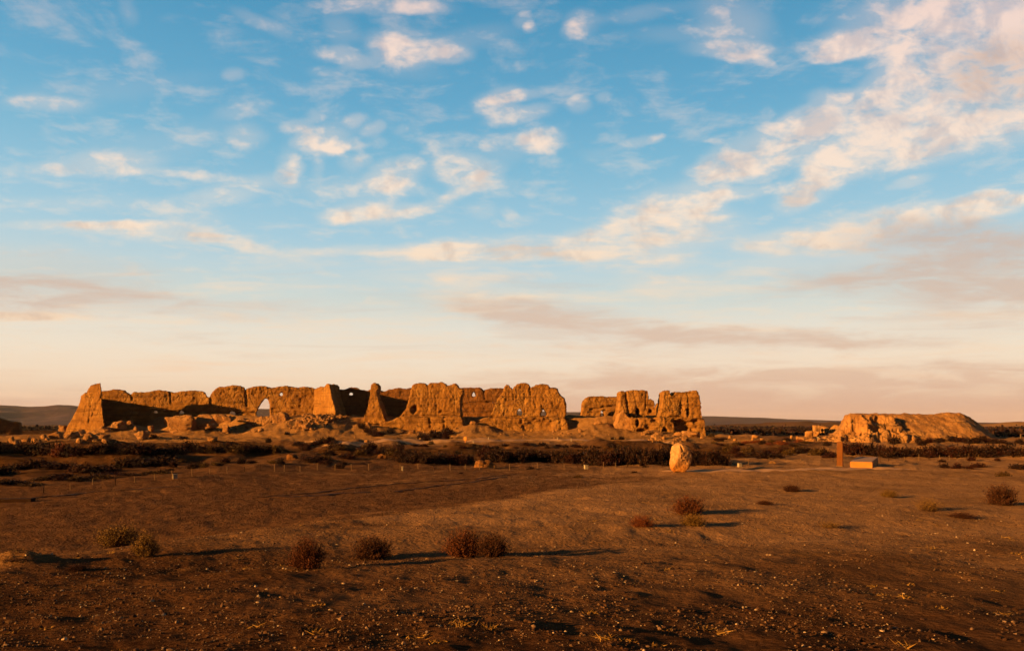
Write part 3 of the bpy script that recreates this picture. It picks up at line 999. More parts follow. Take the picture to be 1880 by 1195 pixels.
wall('ruined_wall_block', 'big ragged block of wall with two arched loopholes near its foot', 'ruined wall',
     [(927, 709), (930, 706.5), (934, 707.5), (937, 712), (941, 714.5), (945, 710), (950, 706), (957, 704), (967, 703.5), (971, 707), (973, 712.5), (978, 711.5), (985, 707), (993, 705.5), (1006, 706), (1009, 712),
      (1022, 712.5), (1025, 720), (1030, 728), (1035, 730.5), (1038, 740), (1039, 757), (1037, 769), (886, 773), (897, 766), (903, 757), (908, 747), (913, 735), (919, 727), (926, 718)],
     147, 3.4, voxel=.17, seed=9, knob=.24, knob_from=.3, vert=.07, batter=.12,
     holes=[[(949, 762), (949.5, 756), (952, 751), (955, 748), (957, 752), (959, 757), (959, 762)],
            [(991, 764), (992, 757), (995, 752), (998, 748), (1001, 752), (1004, 757), (1005, 764)]],
     grooves=[((941, 715), (943, 735), 1.3, .18), ((973, 713), (976, 738), 1.3, .18), ((1012, 714), (1015, 745), 1.2, .14), ((962, 722), (964, 762), .8, .2), ((930, 725), (925, 764), .8, .2), ((985, 725), (984, 748), .8, .18), ((900, 766), (1036, 767), 1.4, .4)])
wall('earth_plinth', 'rounded earth plinth under the block with two arched loopholes', 'ruined wall',
     [(868, 782), (885, 770), (897, 766), (950, 767), (1036, 766), (1041, 772), (1045, 796), (862, 796)], 144.5, 6, voxel=.2, seed=10, knob=.10, knob_from=.1, vert=.06, mat='rammed_earth',
     pushes=[(990, 782, 32, 12, .8)], grooves=[((958, 770), (963, 790), 2, .4), ((1028, 768), (1030, 790), 2, .4)])
wall('ruined_wall', 'short flat-topped rear wall across the gap, with one small arched opening', 'ruined wall',
     [(1071, 738), (1075, 732), (1082, 728), (1100, 727.5), (1120, 727.5), (1145, 729), (1145, 772), (1064, 772), (1067, 762), (1069, 750)],
     163, 2.4, voxel=.19, seed=11, knob=.16, knob_from=.6, vert=.05, under=.25,
     holes=[[(1102, 765), (1103, 759), (1105, 754), (1107, 753), (1109, 758), (1111, 765)]],
     grooves=[((1084, 752), (1140, 742), 1.6, .5), ((1080, 757), (1140, 753), 1.3, .3)])
wall('ruined_wall_block', 'square upright block of wall with a deep crack and a smooth buttress at its foot', 'ruined wall',
     [(1138, 722), (1140, 719.5), (1150, 719), (1158, 717.5), (1170, 716.5), (1186, 717), (1190, 718), (1191, 723), (1190, 735), (1188, 746), (1187, 757), (1186, 769), (1130, 770), (1135, 757), (1137, 746), (1138, 735)],
     141, 4.5, voxel=.16, seed=12, knob=.20, knob_from=.3, vert=.14, batter=.10,
     pushes=[(1171, 755, 3.2, 6, 1.6)],
     grooves=[((1149, 720), (1155, 765), 1.6, .5), ((1187, 720), (1184, 765), 2.0, .2)])
wall('earth_buttress', 'smooth rounded earth buttress at the foot of the square block', 'ruined wall',
     [(1144, 754), (1148, 757), (1152, 764), (1156, 768), (1162, 766), (1165, 770), (1166, 795), (1122, 795), (1127, 784), (1133, 772), (1138, 760)],
     138.6, 3.2, voxel=.17, seed=13, knob=.04, knob_from=.6, vert=.04, coarse=.2, batter=.25, mat='pale_earth')
wall('ruined_wall', 'stepped stub of rear wall seen in the gap between the two upright blocks', 'ruined wall',
     [(1186, 733), (1195, 733), (1201, 735), (1203, 741), (1204, 748), (1206, 756), (1206, 770), (1186, 770)], 152, 3, voxel=.2, seed=14, knob=.12, pushes=[(1195, 754, 3, 3, 1.0)],
     grooves=[((1187, 744), (1204, 746), 1.3, .4)])
wall('ruined_wall', 'rounded lump of rear wall just behind the notched block', 'ruined wall',
     [(1206, 747), (1209, 741), (1213, 738), (1220, 736), (1226, 738), (1226, 770), (1204, 770)], 150, 3, voxel=.2, seed=15, knob=.12)
wall('ruined_wall_block', 'wide block of wall with a notch in its top and a tall dark slit', 'ruined wall',
     [(1218, 723), (1221, 718.5), (1226, 716.5), (1230, 717), (1232, 721), (1232, 725.5), (1236, 726.5), (1240, 721.5), (1243, 718.5), (1255, 719), (1268, 718.5), (1278, 718), (1281.5, 721), (1284, 730),
      (1287, 745), (1290, 769), (1209, 769), (1212, 760), (1215, 749), (1217, 736)],
     139.5, 4.5, voxel=.16, seed=16, knob=.16, knob_from=.3, vert=.06, batter=.10,
     pushes=[(1263.5, 757, 2.6, 7, 1.8), (1251, 748, 3.5, 14, .22)],
     grooves=[((1263, 722), (1264, 748), 1.0, .16), ((1245, 722), (1247, 745), 1.2, .10), ((1221, 766), (1255, 766), 1.2, .4)])
wall('earth_plinth', 'undercut crumbling plinth below the two upright blocks, hollowed by dark caves', 'ruined wall',
     [(1158, 770), (1166, 767), (1186, 766), (1200, 770), (1213, 766), (1250, 767), (1290, 767), (1295, 770), (1296, 786), (1298, 808), (1164, 804)],
     137.5, 6.5, voxel=.18, seed=17, knob=.22, knob_from=.05, vert=.10, coarse=.35, batter=.08,
     pushes=[(1251, 775, 15, 4.5, 1.6), (1258, 786, 15, 8, 2.0), (1221, 791, 5, 5, 1.8), (1171, 776, 3, 6, 1.3), (1278, 773, 9, 3.5, .9), (1190, 783, 6, 5, .5), (1202, 772, 8, 3, 1.0), (1180, 790, 10, 3, 1.0)],
     grooves=[((1222, 768), (1290, 768), 1.2, .35), ((1240, 771), (1244, 790), 1.5, .6)])
# ruin at the left edge
wall('ruined_wall', 'dark broken stub of wall at the photo edge, well apart from the main ruin', 'ruined wall',
     [(-40, 762), (-5, 766), (2, 769), (12, 772), (20, 773.5), (30, 774.5), (36, 775.5), (37, 785), (39, 799), (-40, 803)], 172, 6, voxel=.22, seed=18, knob=.12, coarse=.1, mat='rammed_earth_dull_shaded', skew=.55, shear=-.6)  # darker earth colour carries part of the shade on this stub


# ------------------------------------------------------------------ boulders and fallen wall lumps
def ico(sub):
    bm = bmesh.new()
    bmesh.ops.create_icosphere(bm, subdivisions=sub, radius=1)
    v = np.array([q.co[:] for q in bm.verts])
    f = np.array([[q.index for q in p.verts] for p in bm.faces])
    bm.free()
    return v, f


ICO = {k: ico(k) for k in (1, 2, 3, 4, 5)}


def rock_shape(seed, sub=3, block=.5, rough=.16):
    rng = np.random.RandomState(seed)
    v, f = ICO[sub]
    v = v.copy()
    # boxy: super-ellipsoid
    p = 2 + 6 * block
    nrm = (np.abs(v) ** p).sum(1) ** (1 / p)
    v = v / nrm[:, None]
    # cut flat faces
    for _ in range(7):
        n = rng.normal(size=3)
        n /= np.linalg.norm(n)
        c = .72 + .25 * rng.rand()
        dd = v @ n
        k = np.maximum(dd - c, 0)
        v -= k[:, None] * n * .9
    w = v + seed * 3.17
    v = v * (1 + rough * fbm3(w, 1.3, 2, seed) + rough * .5 * fbm3(w, 3.5, 2, seed + 9) + rough * .28 * fbm3(w, 9, 2, seed + 19))[:, None]
    return v, f


ROCKS = []


def rock(label, px, py, w, h, seed, block=.5, mat='rock_earth', depth=None, name='boulder', cat='boulder', sink=.12, sub=4, tilt=0, group=None, yaw=None, dy=0, rough=.16):
    """px,py: middle of the foot; w,h: size in photo pixels"""
    x, y, z = ground_hit(px, py)
    y += dy
    if dy:
        z = float(h_terrain(np.array([x]), np.array([y]))[0])
    k = y / F
    W, Hh = w * k, h * k
    D = depth or W * .8
    v, f = rock_shape(seed, sub, block, rough)
    rng = random.Random(seed)
    v = v * np.array([W / 2, D / 2, Hh / 2 * (1 + sink)])
    a = R(tilt)
    ca_, sa = math.cos(a), math.sin(a)
    v = np.stack([v[:, 0] * ca_ - v[:, 2] * sa, v[:, 1], v[:, 0] * sa + v[:, 2] * ca_], 1)
    v[:, 2] -= v[:, 2].max() - Hh
    v[:, 2] = np.maximum(v[:, 2], -.25 * Hh - .3)
    me = mesh_np(name, v, f, MATS[mat], smooth=True)
    o = link(name, me, loc=(x, y + D * .35, z))
    o.rotation_euler = (0, 0, rng.uniform(-.25, .25) if yaw is None else yaw)
    return tag(o, label, cat, group)


G1 = 'fallen lumps of wall below the rear wall'
rock('large pale slab of fallen wall propped at a slant, left end of its row', 331, 792, 58, 31, 101, .9, tilt=6, name='wall_lump', cat='fallen wall', sub=5, rough=.10)
rock('rounded lump of fallen wall, second in the row below the rear wall', 371, 787, 42, 26, 102, .85, name='wall_lump', cat='fallen wall', sub=5, rough=.11)
rock('squat block of fallen wall, third in the row below the rear wall', 400, 780, 24, 20, 103, .8, name='wall_lump', cat='fallen wall', rough=.1)
rock('small squarish block at the end of the row of fallen lumps', 417, 777, 18, 14, 104, .85, name='wall_lump', cat='fallen wall', rough=.1)
rock('dark small block leaning behind the large pale slab', 308, 779, 15, 13, 105, .7, name='wall_lump', cat='fallen wall')


def low_ridge(label, outline, Y, depth, seed, name='wall_remnant', **kw):
    return wall(name, label, 'fallen wall', outline, Y, depth, voxel=.15, seed=seed, knob=.26, knob_from=.05, coarse=.25, batter=.3, mat='rock_earth', **kw)


low_ridge('long crumbled remnant of front wall rising to a rough knob, below the large arched breach',
          [(437, 769), (445, 768), (455, 770), (470, 770), (480, 766), (495, 765), (505, 762), (510, 758), (517, 757), (522, 760), (525, 768), (528, 776), (515, 779), (495, 781), (470, 781), (450, 777), (436, 773)], 148.5, 2.4, 21)
# talus with brick-like rubble
rock('leaning pale boulder half buried on the sandy cone', 549, 784, 13, 12, 111, .4, cat='boulder')
rock('rough boulder low on the sandy cone of rubble', 562, 790, 18, 13, 112, .4)
rock('pitted boulder on the bare slope below the crumbled remnant', 413, 793, 14, 13, 113, .3)
rock('two-topped boulder on the bare slope below the arched breach', 455, 788, 14, 9, 114, .4)
rock('flat boulder near the foot of the slope under the fallen lumps', 388, 811, 18, 9, 115, .4)
L = [  # rubble below the corner pier: label, px, py, w, h, seed, block
    ('upright squarish boulder touching the left foot of the corner pier', 113, 796, 17, 16, 121, .6, 0),
    ('long slanted slab lying against the foot of the corner pier', 125, 804, 30, 13, 122, .45, 28),
    ('round boulder just in front of the slanted slab at the pier foot', 145, 801, 17, 13, 123, .2, 0),
    ('wide rounded boulder lying a step below the pier foot', 163, 808, 22, 14, 124, .3, -12),
    ('broad flat boulder directly right of the pier foot', 188, 793, 22, 11, 125, .4, 0),
    ('small cube-like boulder beside the pier foot', 196, 782, 8, 9, 126, .9, 0),
    ('hump of stacked slabs on the slope right of the pier', 215, 788, 26, 16, 127, .4, 10),
    ('upper boulder on the hump right of the pier', 203, 777, 10, 9, 128, .4, 0),
    ('lone boulder on the crest between the pier and the fallen lumps', 236, 783, 12, 11, 129, .3, 0),
    ('small dark boulder low on the slope under the rear wall', 249, 790, 8, 8, 130, .2, 0),
    ('pointed boulder at the shrub edge on the slope under the rear wall', 258, 807, 22, 17, 131, .4, 16),
    ('small boulder near the pointed one, higher on the slope', 276, 792, 10, 10, 132, .3, 0),
    ('flat slab sloping down the rubble below the pier', 183, 805, 24, 8, 133, .4, 14),
    ('small bright block in the rubble below the pier', 143, 813, 9, 9, 134, .6, 0),
    ('dark block lying low in the rubble below the pier', 191, 813, 12, 8, 135, .5, 0),
    ('pair-like boulder in the bright rubble tail left of the pier', 100, 806, 22, 14, 136, .4, 12),
    ('pale hump of a boulder over the dark shrubs left of the pier', 78, 805, 10, 8, 137, .2, 0),
    ('bright upright boulder at the very end of the rubble tail', 20, 815, 10, 14, 138, .4, 10),
    ('grey rounded boulder beside the bright upright one at the tail end', 27, 817, 11, 8, 139, .2, 0),
    ('low boulder midway along the rubble tail', 45, 811, 15, 7, 140, .4, 18),
    ('twin boulder over the dark shrubs, nearest the pier', 61, 815, 9, 8, 141, .4, 0),
    ('pale boulder over the dark shrubs, just below the twin one', 69, 818, 11, 10, 142, .4, 12),
]
for (lb, px, py, w, h, sd_, bl, tl) in L:
    rock(lb, px, py, w, h, sd_, bl, tilt=tl)
L = [  # rubble below the right hand blocks
    ('largest pale block fallen in front of the undercut plinth', 1207, 808, 22, 15, 151, .5, 10),
    ('flat slab fallen under the plinth, near the smooth buttress', 1190, 797, 20, 7, 152, .7, 0),
    ('long flat slab fallen under the middle of the plinth', 1203, 796, 18, 7, 153, .6, 0),
    ('small boulder beside the smooth buttress', 1181, 799, 8, 6, 154, .4, 0),
    ('small boulder just left of the largest fallen block', 1198, 809, 7, 6, 155, .4, 0),
    ('small pale boulder just right of the largest fallen block', 1219, 807, 7, 7, 156, .4, 0),
    ('tilted pale slab under the hollow plinth', 1246, 800, 14, 8, 157, .6, 15),
    ('rounded bright boulder behind the standing stone', 1258, 810, 12, 10, 158, .5, 0),
    ('small boulder behind the standing stone, on the left', 1240, 810, 8, 6, 159, .4, 0),
    ('sloping mass of rubble at the right end of the plinth', 1270, 803, 34, 12, 160, .3, -14),
    ('little pale stone at the right end of the rubble slope', 1289, 806, 6, 6, 161, .4, 0),
    ('pale boulder on the left slope of the gap', 1066, 794, 8, 7, 162, .4, 0),
    ('flat boulder capping the sandy mound in the gap', 1098, 779, 13, 6, 163, .5, 0),
    ('pale capping boulder on the mound left of the two-loophole block', 868, 779, 12, 6, 164, .5, 0),
    ('little white stone by the foot of the two-loophole block', 886, 778, 5, 4, 165, .4, 0),
    ('knobby boulder in the dark bushes below the pinnacle', 674, 787, 12, 12, 166, .5, 0),
    ('rounded boulder in the dark bushes below the three-humped block', 793, 797, 14, 8, 167, .4, 0),
    ('pale boulder in the slope below the three-humped block', 756, 797, 12, 8, 168, .4, 0),
    ('low rock in the dust above the dark hedge, near the orange sign', 672, 813, 8, 6, 169, .4, 0),
    ('ochre earth hump just above the wire fence, left of centre', 746, 849, 16, 6, 170, .2, 0),
    ('ochre earth hump above the fence below the pinnacle', 701, 841, 16, 8, 171, .2, 0),
    ('broad ochre earth hump above the fence by the white marker', 890, 858, 38, 14, 172, .1, 0),
    ('ochre earth hump above the fence under the crumbled remnant', 536, 844, 20, 12, 173, .2, 0),
    ('low earth hump between hedge and fence, left of the standing stone', 1112, 853, 20, 10, 174, .1, 0),
]
for (lb, px, py, w, h, sd_, bl, tl) in L:
    hump = 'hump' in lb
    rock(lb, px, py, w, h, sd_, bl, tilt=tl, name='earth_hump' if hump else 'boulder', cat='earth hump' if hump else 'boulder', mat='rammed_earth_dull_shaded' if hump else 'rock_earth', sink=.8 if hump else .12)


# rubble strewn over slopes: uncountable small fragments in one mesh
def rubble_mesh(name, centers, sizes, mat, seed=0, sub=1):
    rng = np.random.RandomState(seed)
    v0, f0 = ICO[sub]
    n, k = len(centers), len(v0)
    V = np.repeat(v0[None], n, 0) * rng.uniform(.6, 1.15, (n, k, 1))
    V = V * (sizes[:, None, None] * rng.uniform(.55, 1.2, (n, 1, 3)))
    a = rng.uniform(0, 6.28, n)
    c, s_ = np.cos(a), np.sin(a)
    xx = V[:, :, 0] * c[:, None] - V[:, :, 1] * s_[:, None]
    yy = V[:, :, 0] * s_[:, None] + V[:, :, 1] * c[:, None]
    V = np.stack([xx, yy, V[:, :, 2] * .75], -1) + centers[:, None, :]
    Fc = (f0[None] + (np.arange(n) * k)[:, None, None]).reshape(-1, 3)
    return mesh_np(name, V.reshape(-1, 3), Fc, mat, smooth=False)


rng = np.random.RandomState(5)


def scatter_px(n, cx, cy, sx, sy):
    out = []
    for _ in range(n):
        px, py = rng.normal(cx, sx), rng.normal(cy, sy)
        x_, y_, z_ = ground_hit(px, py, 90, 260)
        out.append((x_, y_, z_))
    return np.array(out)


parts_c = [scatter_px(260, 590, 767, 19, 5), scatter_px(60, 555, 781, 14, 5), scatter_px(70, 170, 803, 45, 8), scatter_px(45, 1230, 803, 36, 4), scatter_px(30, 420, 792, 20, 5),
           scatter_px(40, 460, 790, 20, 4), scatter_px(25, 60, 813, 30, 4), scatter_px(60, 760, 795, 60, 6), scatter_px(40, 1000, 795, 50, 5), scatter_px(30, 310, 803, 40, 6)]
parts_s = [rng.uniform(.22, .60, 260), rng.uniform(.15, .5, 60)] + [np.exp(rng.normal(-1.75, .45, len(c))) for c in parts_c[2:]]
CC = np.concatenate(parts_c)
SS = np.concatenate(parts_s)
CC[:, 2] += SS * .25
tag(link('rubble', rubble_mesh('rubble', CC, SS, MATS['rock_earth'], 3)), 'small broken earth bricks and stones strewn over the slopes below the ruin', 'rubble', kind='stuff')


# ------------------------------------------------------------------ big ruined mound on the right
def earth_mound():
    Yc = 124.0
    n_x, n_y = 330, 200
    gx = np.linspace(1455, 1850, n_x)
    gy = np.linspace(108, 152, n_y)
    PX, YY = np.meshgrid(gx, gy, indexing='ij')
    XX = X_of(PX, YY)
    topv = np.interp(gx, [1455, 1500, 1530, 1541, 1548, 1553, 1560, 1575, 1600, 1622, 1640, 1660, 1680, 1700, 1735, 1762, 1772, 1782, 1797, 1810, 1822, 1835, 1850],
                     [812, 808, 798, 786, 773, 764.5, 760.5, 759.5, 760, 759.5, 761, 759, 760, 760, 759, 759.5, 762, 768, 779, 792, 801, 806, 809])
    top = (ZC + (HZ - topv) * Yc / F)[:, None] + .12 * fbm2(XX, YY, .35, 3, 91) + .05 * fbm2(XX, YY, 1.2, 2, 104)
    g0 = h_terrain(XX, YY)
    # distance of the front edge: craggy cliff at the left, soft sand slope at the right
    bound = np.minimum(1642 + 8 * (122 - YY), 1716)
    cliff = 1 - sstep(-9, 9, PX - bound + 6 * fbm2(XX, YY, .4, 3, 97))
    yfr = 114.6 + 1.5 * fbm2(XX, YY * .2, .16, 3, 92) + .9 * fbm2(XX, YY * 0, .5, 2, 93)
    yfr = yfr + 2.2 * sstep(1600, 1570, PX)
    t_c = np.clip((YY - yfr) / 5.5, 0, 1)
    st = t_c * 3
    t_c = (np.floor(st) + sstep(.30, .75, st - np.floor(st))) / 3 * .7 + t_c * .3
    t_s = np.clip((YY - 116.4 + .9 * fbm2(XX, YY, .15, 3, 94) + .15 * fbm2(XX, YY * .25, .5, 3, 103)) / 8.5, 0, 1)
    t = cliff * t_c + (1 - cliff) * t_s
    back = 1 - sstep(139, 150, YY)
    z = g0 + np.maximum(top - g0, -.3) * t * back
    z = z + (.22 * fbm2(XX, YY, .6, 4, 95) + .18 * fbm2(XX, YY, 1.6, 3, 96)) * cliff * np.clip(4 * t * (1 - t) + .25, 0, 1) * (t > .01)
    edge = (PX < 1460) | (PX > 1846) | (YY < 109) | (YY > 150.5)
    z = np.where(edge, g0 - .4, np.where(t * back < .01, g0 - .12, z))
    bx, by = X_of(1650, Yc), Yc
    v = np.stack([XX.ravel() - bx, YY.ravel() - by, z.ravel()], 1)
    i, j = np.meshgrid(np.arange(n_x - 1), np.arange(n_y - 1), indexing='ij')
    f = np.stack([i * n_y + j, (i + 1) * n_y + j, (i + 1) * n_y + j + 1, i * n_y + j + 1], -1).reshape(-1, 4)
    me = mesh_np('earth_mound', v, f, MATS['pale_earth'])
    co, no = get_co(me), get_no(me)
    w_ = (cliff * np.clip(4 * t * (1 - t) + .12, 0, 1) * (t > .01)).ravel()
    wp = co * np.array([1, 1, 1.3])
    dd = .45 * fbm3(wp, .4, 3, 98) + .22 * fbm3(wp, 1.3, 3, 99) - .35 * np.clip(.25 - np.abs(fbm3(wp * np.array([.4, .4, 1.6]), .8, 2, 100)), 0, .25) * 4
    co = co + no * (dd * w_)[:, None] + no * (.12 * fbm3(wp, .5, 3, 101) + .07 * fbm3(wp, 1.6, 2, 102))[:, None] * (t.ravel() > .01)[:, None]
    set_co(me, co)
    o = link('earth_mound', me, loc=(bx, by, 0))
    return tag(o, 'wide flat-topped earth mound standing alone on the plain, bright cliff on one side', 'ruined mound')


earth_mound()
L = [
    ('upper left cube-like block at the tail of the flat-topped mound', 1500, 797, 13, 17, 181, .8, 0),
    ('bigger cube-like block beside it at the tail of the flat-topped mound', 1516, 797, 16, 16, 182, .85, 0),
    ('narrow upright block under the two cubes by the mound', 1500, 802, 10, 11, 183, .8, 0),
    ('stepped block between the cubes and the lowest slab by the mound', 1486, 805, 14, 14, 184, .7, 8),
    ('lowest flat slab at the tip of the mound tail', 1474, 809, 18, 8, 185, .7, 0),
    ('rough lump of earth where the tail meets the mound cliff', 1537, 797, 22, 17, 186, .4, -10),
    ('bright triangular lump at the foot of the mound cliff', 1574, 808, 17, 11, 187, .3, 0),
    ('large smooth bright lump bulging from the mound cliff foot', 1667, 809, 26, 22, 188, .45, 0),
    ('long leaning slab fallen from the mound, pointing up', 1712, 806, 14, 24, 189, .4, 28),
    ('short pointed slab beside the leaning one at the mound foot', 1732, 808, 14, 14, 190, .3, 12),
    ('ragged lump between the bulge and the leaning slab at the mound', 1695, 803, 16, 16, 191, .5, -20),
    ('pale rock within the bushes at the mound foot', 1563, 803, 8, 6, 192, .4, 0),
]
for (lb, px, py, w, h, sd_, bl, tl) in L:
    rock(lb, px, py, w, h, sd_, bl, tilt=tl, mat='pale_earth', name='earth_block', cat='fallen block', rough=.1)
L = [
    ('tall thin pale rock in the scrub left of the mound', 1454, 808, 5, 9, 195), ('small white stone on the scrub plain left of the mound', 1441, 811, 5, 3, 196),
    ('bright upper rock of a little pile right of the ruin', 1341, 806, 6, 7, 197), ('low bright rock of the little pile right of the ruin', 1350, 810, 6, 4, 198),
    ('pale flat rock near the little pile right of the ruin', 1382, 808, 5, 3, 199), ('wide earth-coloured rock among far scrub right of the ruin', 1388, 804, 14, 6, 200),
    ('pinkish flat rock in the far scrub between ruin and mound', 1400, 808, 7, 4, 201),
]
for (lb, px, py, w, h, sd_) in L:
    rock(lb, px, py, w, h, sd_, .4, mat='pale_earth')


# ------------------------------------------------------------------ standing stone with inscription
def standing_stone():
    x, y, z = ground_hit(1252, 867)
    k = y / F
    out = [(1239, 868), (1233, 862), (1230.5, 853), (1232, 840), (1233, 828), (1237, 820), (1241, 815.5), (1246, 813.5), (1251, 815), (1255, 817.5), (1260, 818.5), (1264, 823), (1268, 830), (1272.5, 837),
           (1271.5, 842), (1269.5, 852), (1266, 860), (1260, 866), (1257, 869.5), (1250, 867)]
    bm = bmesh.new()
    cx, cy0 = 1251.5, 868.5
    P = [((a - cx) * k, (cy0 - b) * k) for a, b in out]
    mx = sum(p[0] for p in P) / len(P)
    mz = sum(p[1] for p in P) / len(P)
    # rings from front to back: fuller in the middle
    rings = []
    D = .95
    for t in np.linspace(-1, 1, 11):
        sc = (1 - abs(t) ** 4.5) ** (1 / 2.8) if abs(t) < 1 else 0
        sc = max(sc, .02)
        rings.append([bm.verts.new((mx + (a - mx) * sc + .05 * t, t * D / 2 + .02 * (a - mx), mz + (b - mz) * sc)) for a, b in P])
    n = len(P)
    for a, b in zip(rings, rings[1:]):
        for i in range(n):
            bm.faces.new((a[i], a[(i + 1) % n], b[(i + 1) % n], b[i]))
    bm.faces.new(rings[0][::-1])
    bm.faces.new(rings[-1])
    bmesh.ops.recalc_face_normals(bm, faces=bm.faces)
    me = bpy.data.meshes.new('stone')
    bm.to_mesh(me)
    bm.free()
    root = empty('standing_stone', (x, y + .35, z - .02))
    tag(root, 'upright egg-shaped inscribed boulder on the dust path, in front of the dark hedge', 'monument stone')
    o = link('stone', me, root)
    md = o.modifiers.new('r', 'REMESH')
    md.mode = 'VOXEL'
    md.voxel_size = .035
    new = bpy.data.meshes.new_from_object(o.evaluated_get(bpy.context.evaluated_depsgraph_get()))
    o.modifiers.clear()
    o.data = new
    co, no = get_co(new), get_no(new)
    d = .05 * fbm3(co, 1.7, 3, 5) + .02 * fbm3(co, 5, 3, 6)
    px = cx + co[:, 0] / k
    py = cy0 - co[:, 2] / k
    # dark cleft under the top and the flat recessed strip of the inscription
    ctr = np.array([mx, 0, mz])
    q = co - ctr
    for nn_, cc_ in (((-.74, -.62, .22), .53), ((.40, -.91, .08), .43), ((.72, -.25, .62), .90), ((-.5, -.35, .78), .80), ((.1, -.97, -.2), .45), ((.8, -.5, -.3), .74)):
        nn_ = np.array(nn_) / np.linalg.norm(nn_)
        ex = np.maximum(q @ nn_ - cc_, 0)
        q = q - ex[:, None] * nn_ * .88
    co = q + ctr
    fr = no[:, 1] < .2
    dist = np.abs((px - 1250.5) - (py - 822) * .35) + np.maximum(np.abs(py - 823) - 6, 0)
    d = d - .10 * np.exp(-(dist / 1.5) ** 2) * fr
    co = co + no * d[:, None]
    set_co(new, co)
    new.polygons.foreach_set('use_smooth', np.ones(len(new.polygons), bool))
    new.name = 'stone'
    new.materials.append(MATS['monument_stone'])
    # carved characters: worn dark strokes in an upright column, each set into the face
    from mathutils.bvhtree import BVHTree
    bvh = BVHTree.FromPolygons([tuple(c) for c in co], [tuple(p.vertices) for p in new.polygons])
    strokes = [((1249.3, 826), (1249.6, 832)), ((1250, 834.5), (1250, 843)), ((1255.6, 831.5), (1255.8, 835)), ((1257.5, 838.5), (1258.5, 841)), ((1255.8, 840.5), (1257.2, 840.5)),
               ((1252, 845.2), (1257, 845.6)), ((1251.6, 845.5), (1251.4, 848)), ((1255.2, 836.5), (1257, 836))]
    bm = bmesh.new()
    for (a, b) in strokes:
        p0 = Vector(((a[0] - cx) * k, -3, (cy0 - a[1]) * k))
        p1 = Vector(((b[0] - cx) * k, -3, (cy0 - b[1]) * k))
        dr = (p1 - p0)
        sd2 = Vector((0, 1, 0)).cross(dr).normalized() * .03
        grid = []
        for q in range(5):
            row = []
            for sgn in (-1, 1):
                hit = bvh.ray_cast(p0 + dr * q / 4 + sd2 * sgn, Vector((0, 1, 0)))[0]
                if hit is None:
                    break
                row.append(bm.verts.new(hit + Vector((0, -.006, 0))))
            if len(row) == 2:
                grid.append(row)
        for r0, r1 in zip(grid, grid[1:]):
            bm.faces.new((r0[0], r0[1], r1[1], r1[0]))
    me2 = bpy.data.meshes.new('inscription')
    bm.to_mesh(me2)
    bm.free()
    me2.materials.append(MATS['carving_dark'])
    link('inscription', me2, root)


standing_stone()


# ------------------------------------------------------------------ made things
def bevel_box(bm, x0, x1, y0, y1, z0, z1, bev=.01):
    vs = [bm.verts.new((a, b, c)) for a in (x0, x1) for b in (y0, y1) for c in (z0, z1)]
    q = [(0, 1, 3, 2), (4, 6, 7, 5), (0, 4, 5, 1), (2, 3, 7, 6), (0, 2, 6, 4), (1, 5, 7, 3)]
    fs = [bm.faces.new([vs[i] for i in p]) for p in q]
    es = list({e for f in fs for e in f.edges})
    if bev:
        bmesh.ops.bevel(bm, geom=es, offset=bev, segments=1, affect='EDGES')
    return vs


def bm_obj(name, bm, mat, parent=None, loc=None):
    bmesh.ops.recalc_face_normals(bm, faces=bm.faces)
    me = bpy.data.meshes.new(name)
    bm.to_mesh(me)
    bm.free()
    me.materials.append(MATS[mat])
    return link(name, me, parent, loc)


# rust-coloured pillar and sloping plaque block
x0, y0, z0 = ground_hit(1542, 856)
k = y0 / F
pil = empty('pillar_sign', (x0, y0, z0), R(-33))
tag(pil, 'slim upright rust-coloured sign pillar beside the dust path', 'sign pillar')
bm = bmesh.new()
bevel_box(bm, -5.0 * k, 5.0 * k, -.10, .16, -.15, 45 * k, .012)
bm_obj('slab', bm, 'pillar_rust', pil)
bm = bmesh.new()
bevel_box(bm, -5.6 * k, 5.6 * k, -.15, .21, -.2, .04, .01)
bm_obj('foot', bm, 'weathered_wood', pil)

x0, y0, z0 = ground_hit(1581, 859)
k = y0 / F
blk = empty('plaque_block', (x0, y0, z0), R(-34))
tag(blk, 'low rust-coloured information block with a sloping top, beside the sign pillar', 'plaque')
bm = bmesh.new()
W, D = .80, 3.0
zf, zbk = .46, .74
pr = [(-W, 0, -.15), (W, 0, -.15), (W, D, -.15), (-W, D, -.15), (-W, 0, zf), (W, 0, zf), (W, D, zbk), (-W, D, zbk)]
vs = [bm.verts.new(p) for p in pr]
for q in ((0, 1, 5, 4), (1, 2, 6, 5), (2, 3, 7, 6), (3, 0, 4, 7), (0, 3, 2, 1), (4, 5, 6, 7)):
    bm.faces.new([vs[i] for i in q])
bmesh.ops.bevel(bm, geom=list(bm.edges), offset=.012, segments=1, affect='EDGES')
bm_obj('body', bm, 'corten', blk)
bm = bmesh.new()
sl = (zbk - zf) / D
vs = [bm.verts.new(p) for p in [(-W + .05, .05, zf + .05 * sl + .004), (W - .05, .05, zf + .05 * sl + .004), (W - .05, D - .05, zf + (D - .05) * sl + .004), (-W + .05, D - .05, zf + (D - .05) * sl + .004)]]
bm.faces.new(vs)
r_ = bmesh.ops.extrude_face_region(bm, geom=list(bm.faces))
for v in r_['geom']:
    if isinstance(v, bmesh.types.BMVert):
        v.co.z += .02
bm_obj('panel', bm, 'plaque_top', blk)


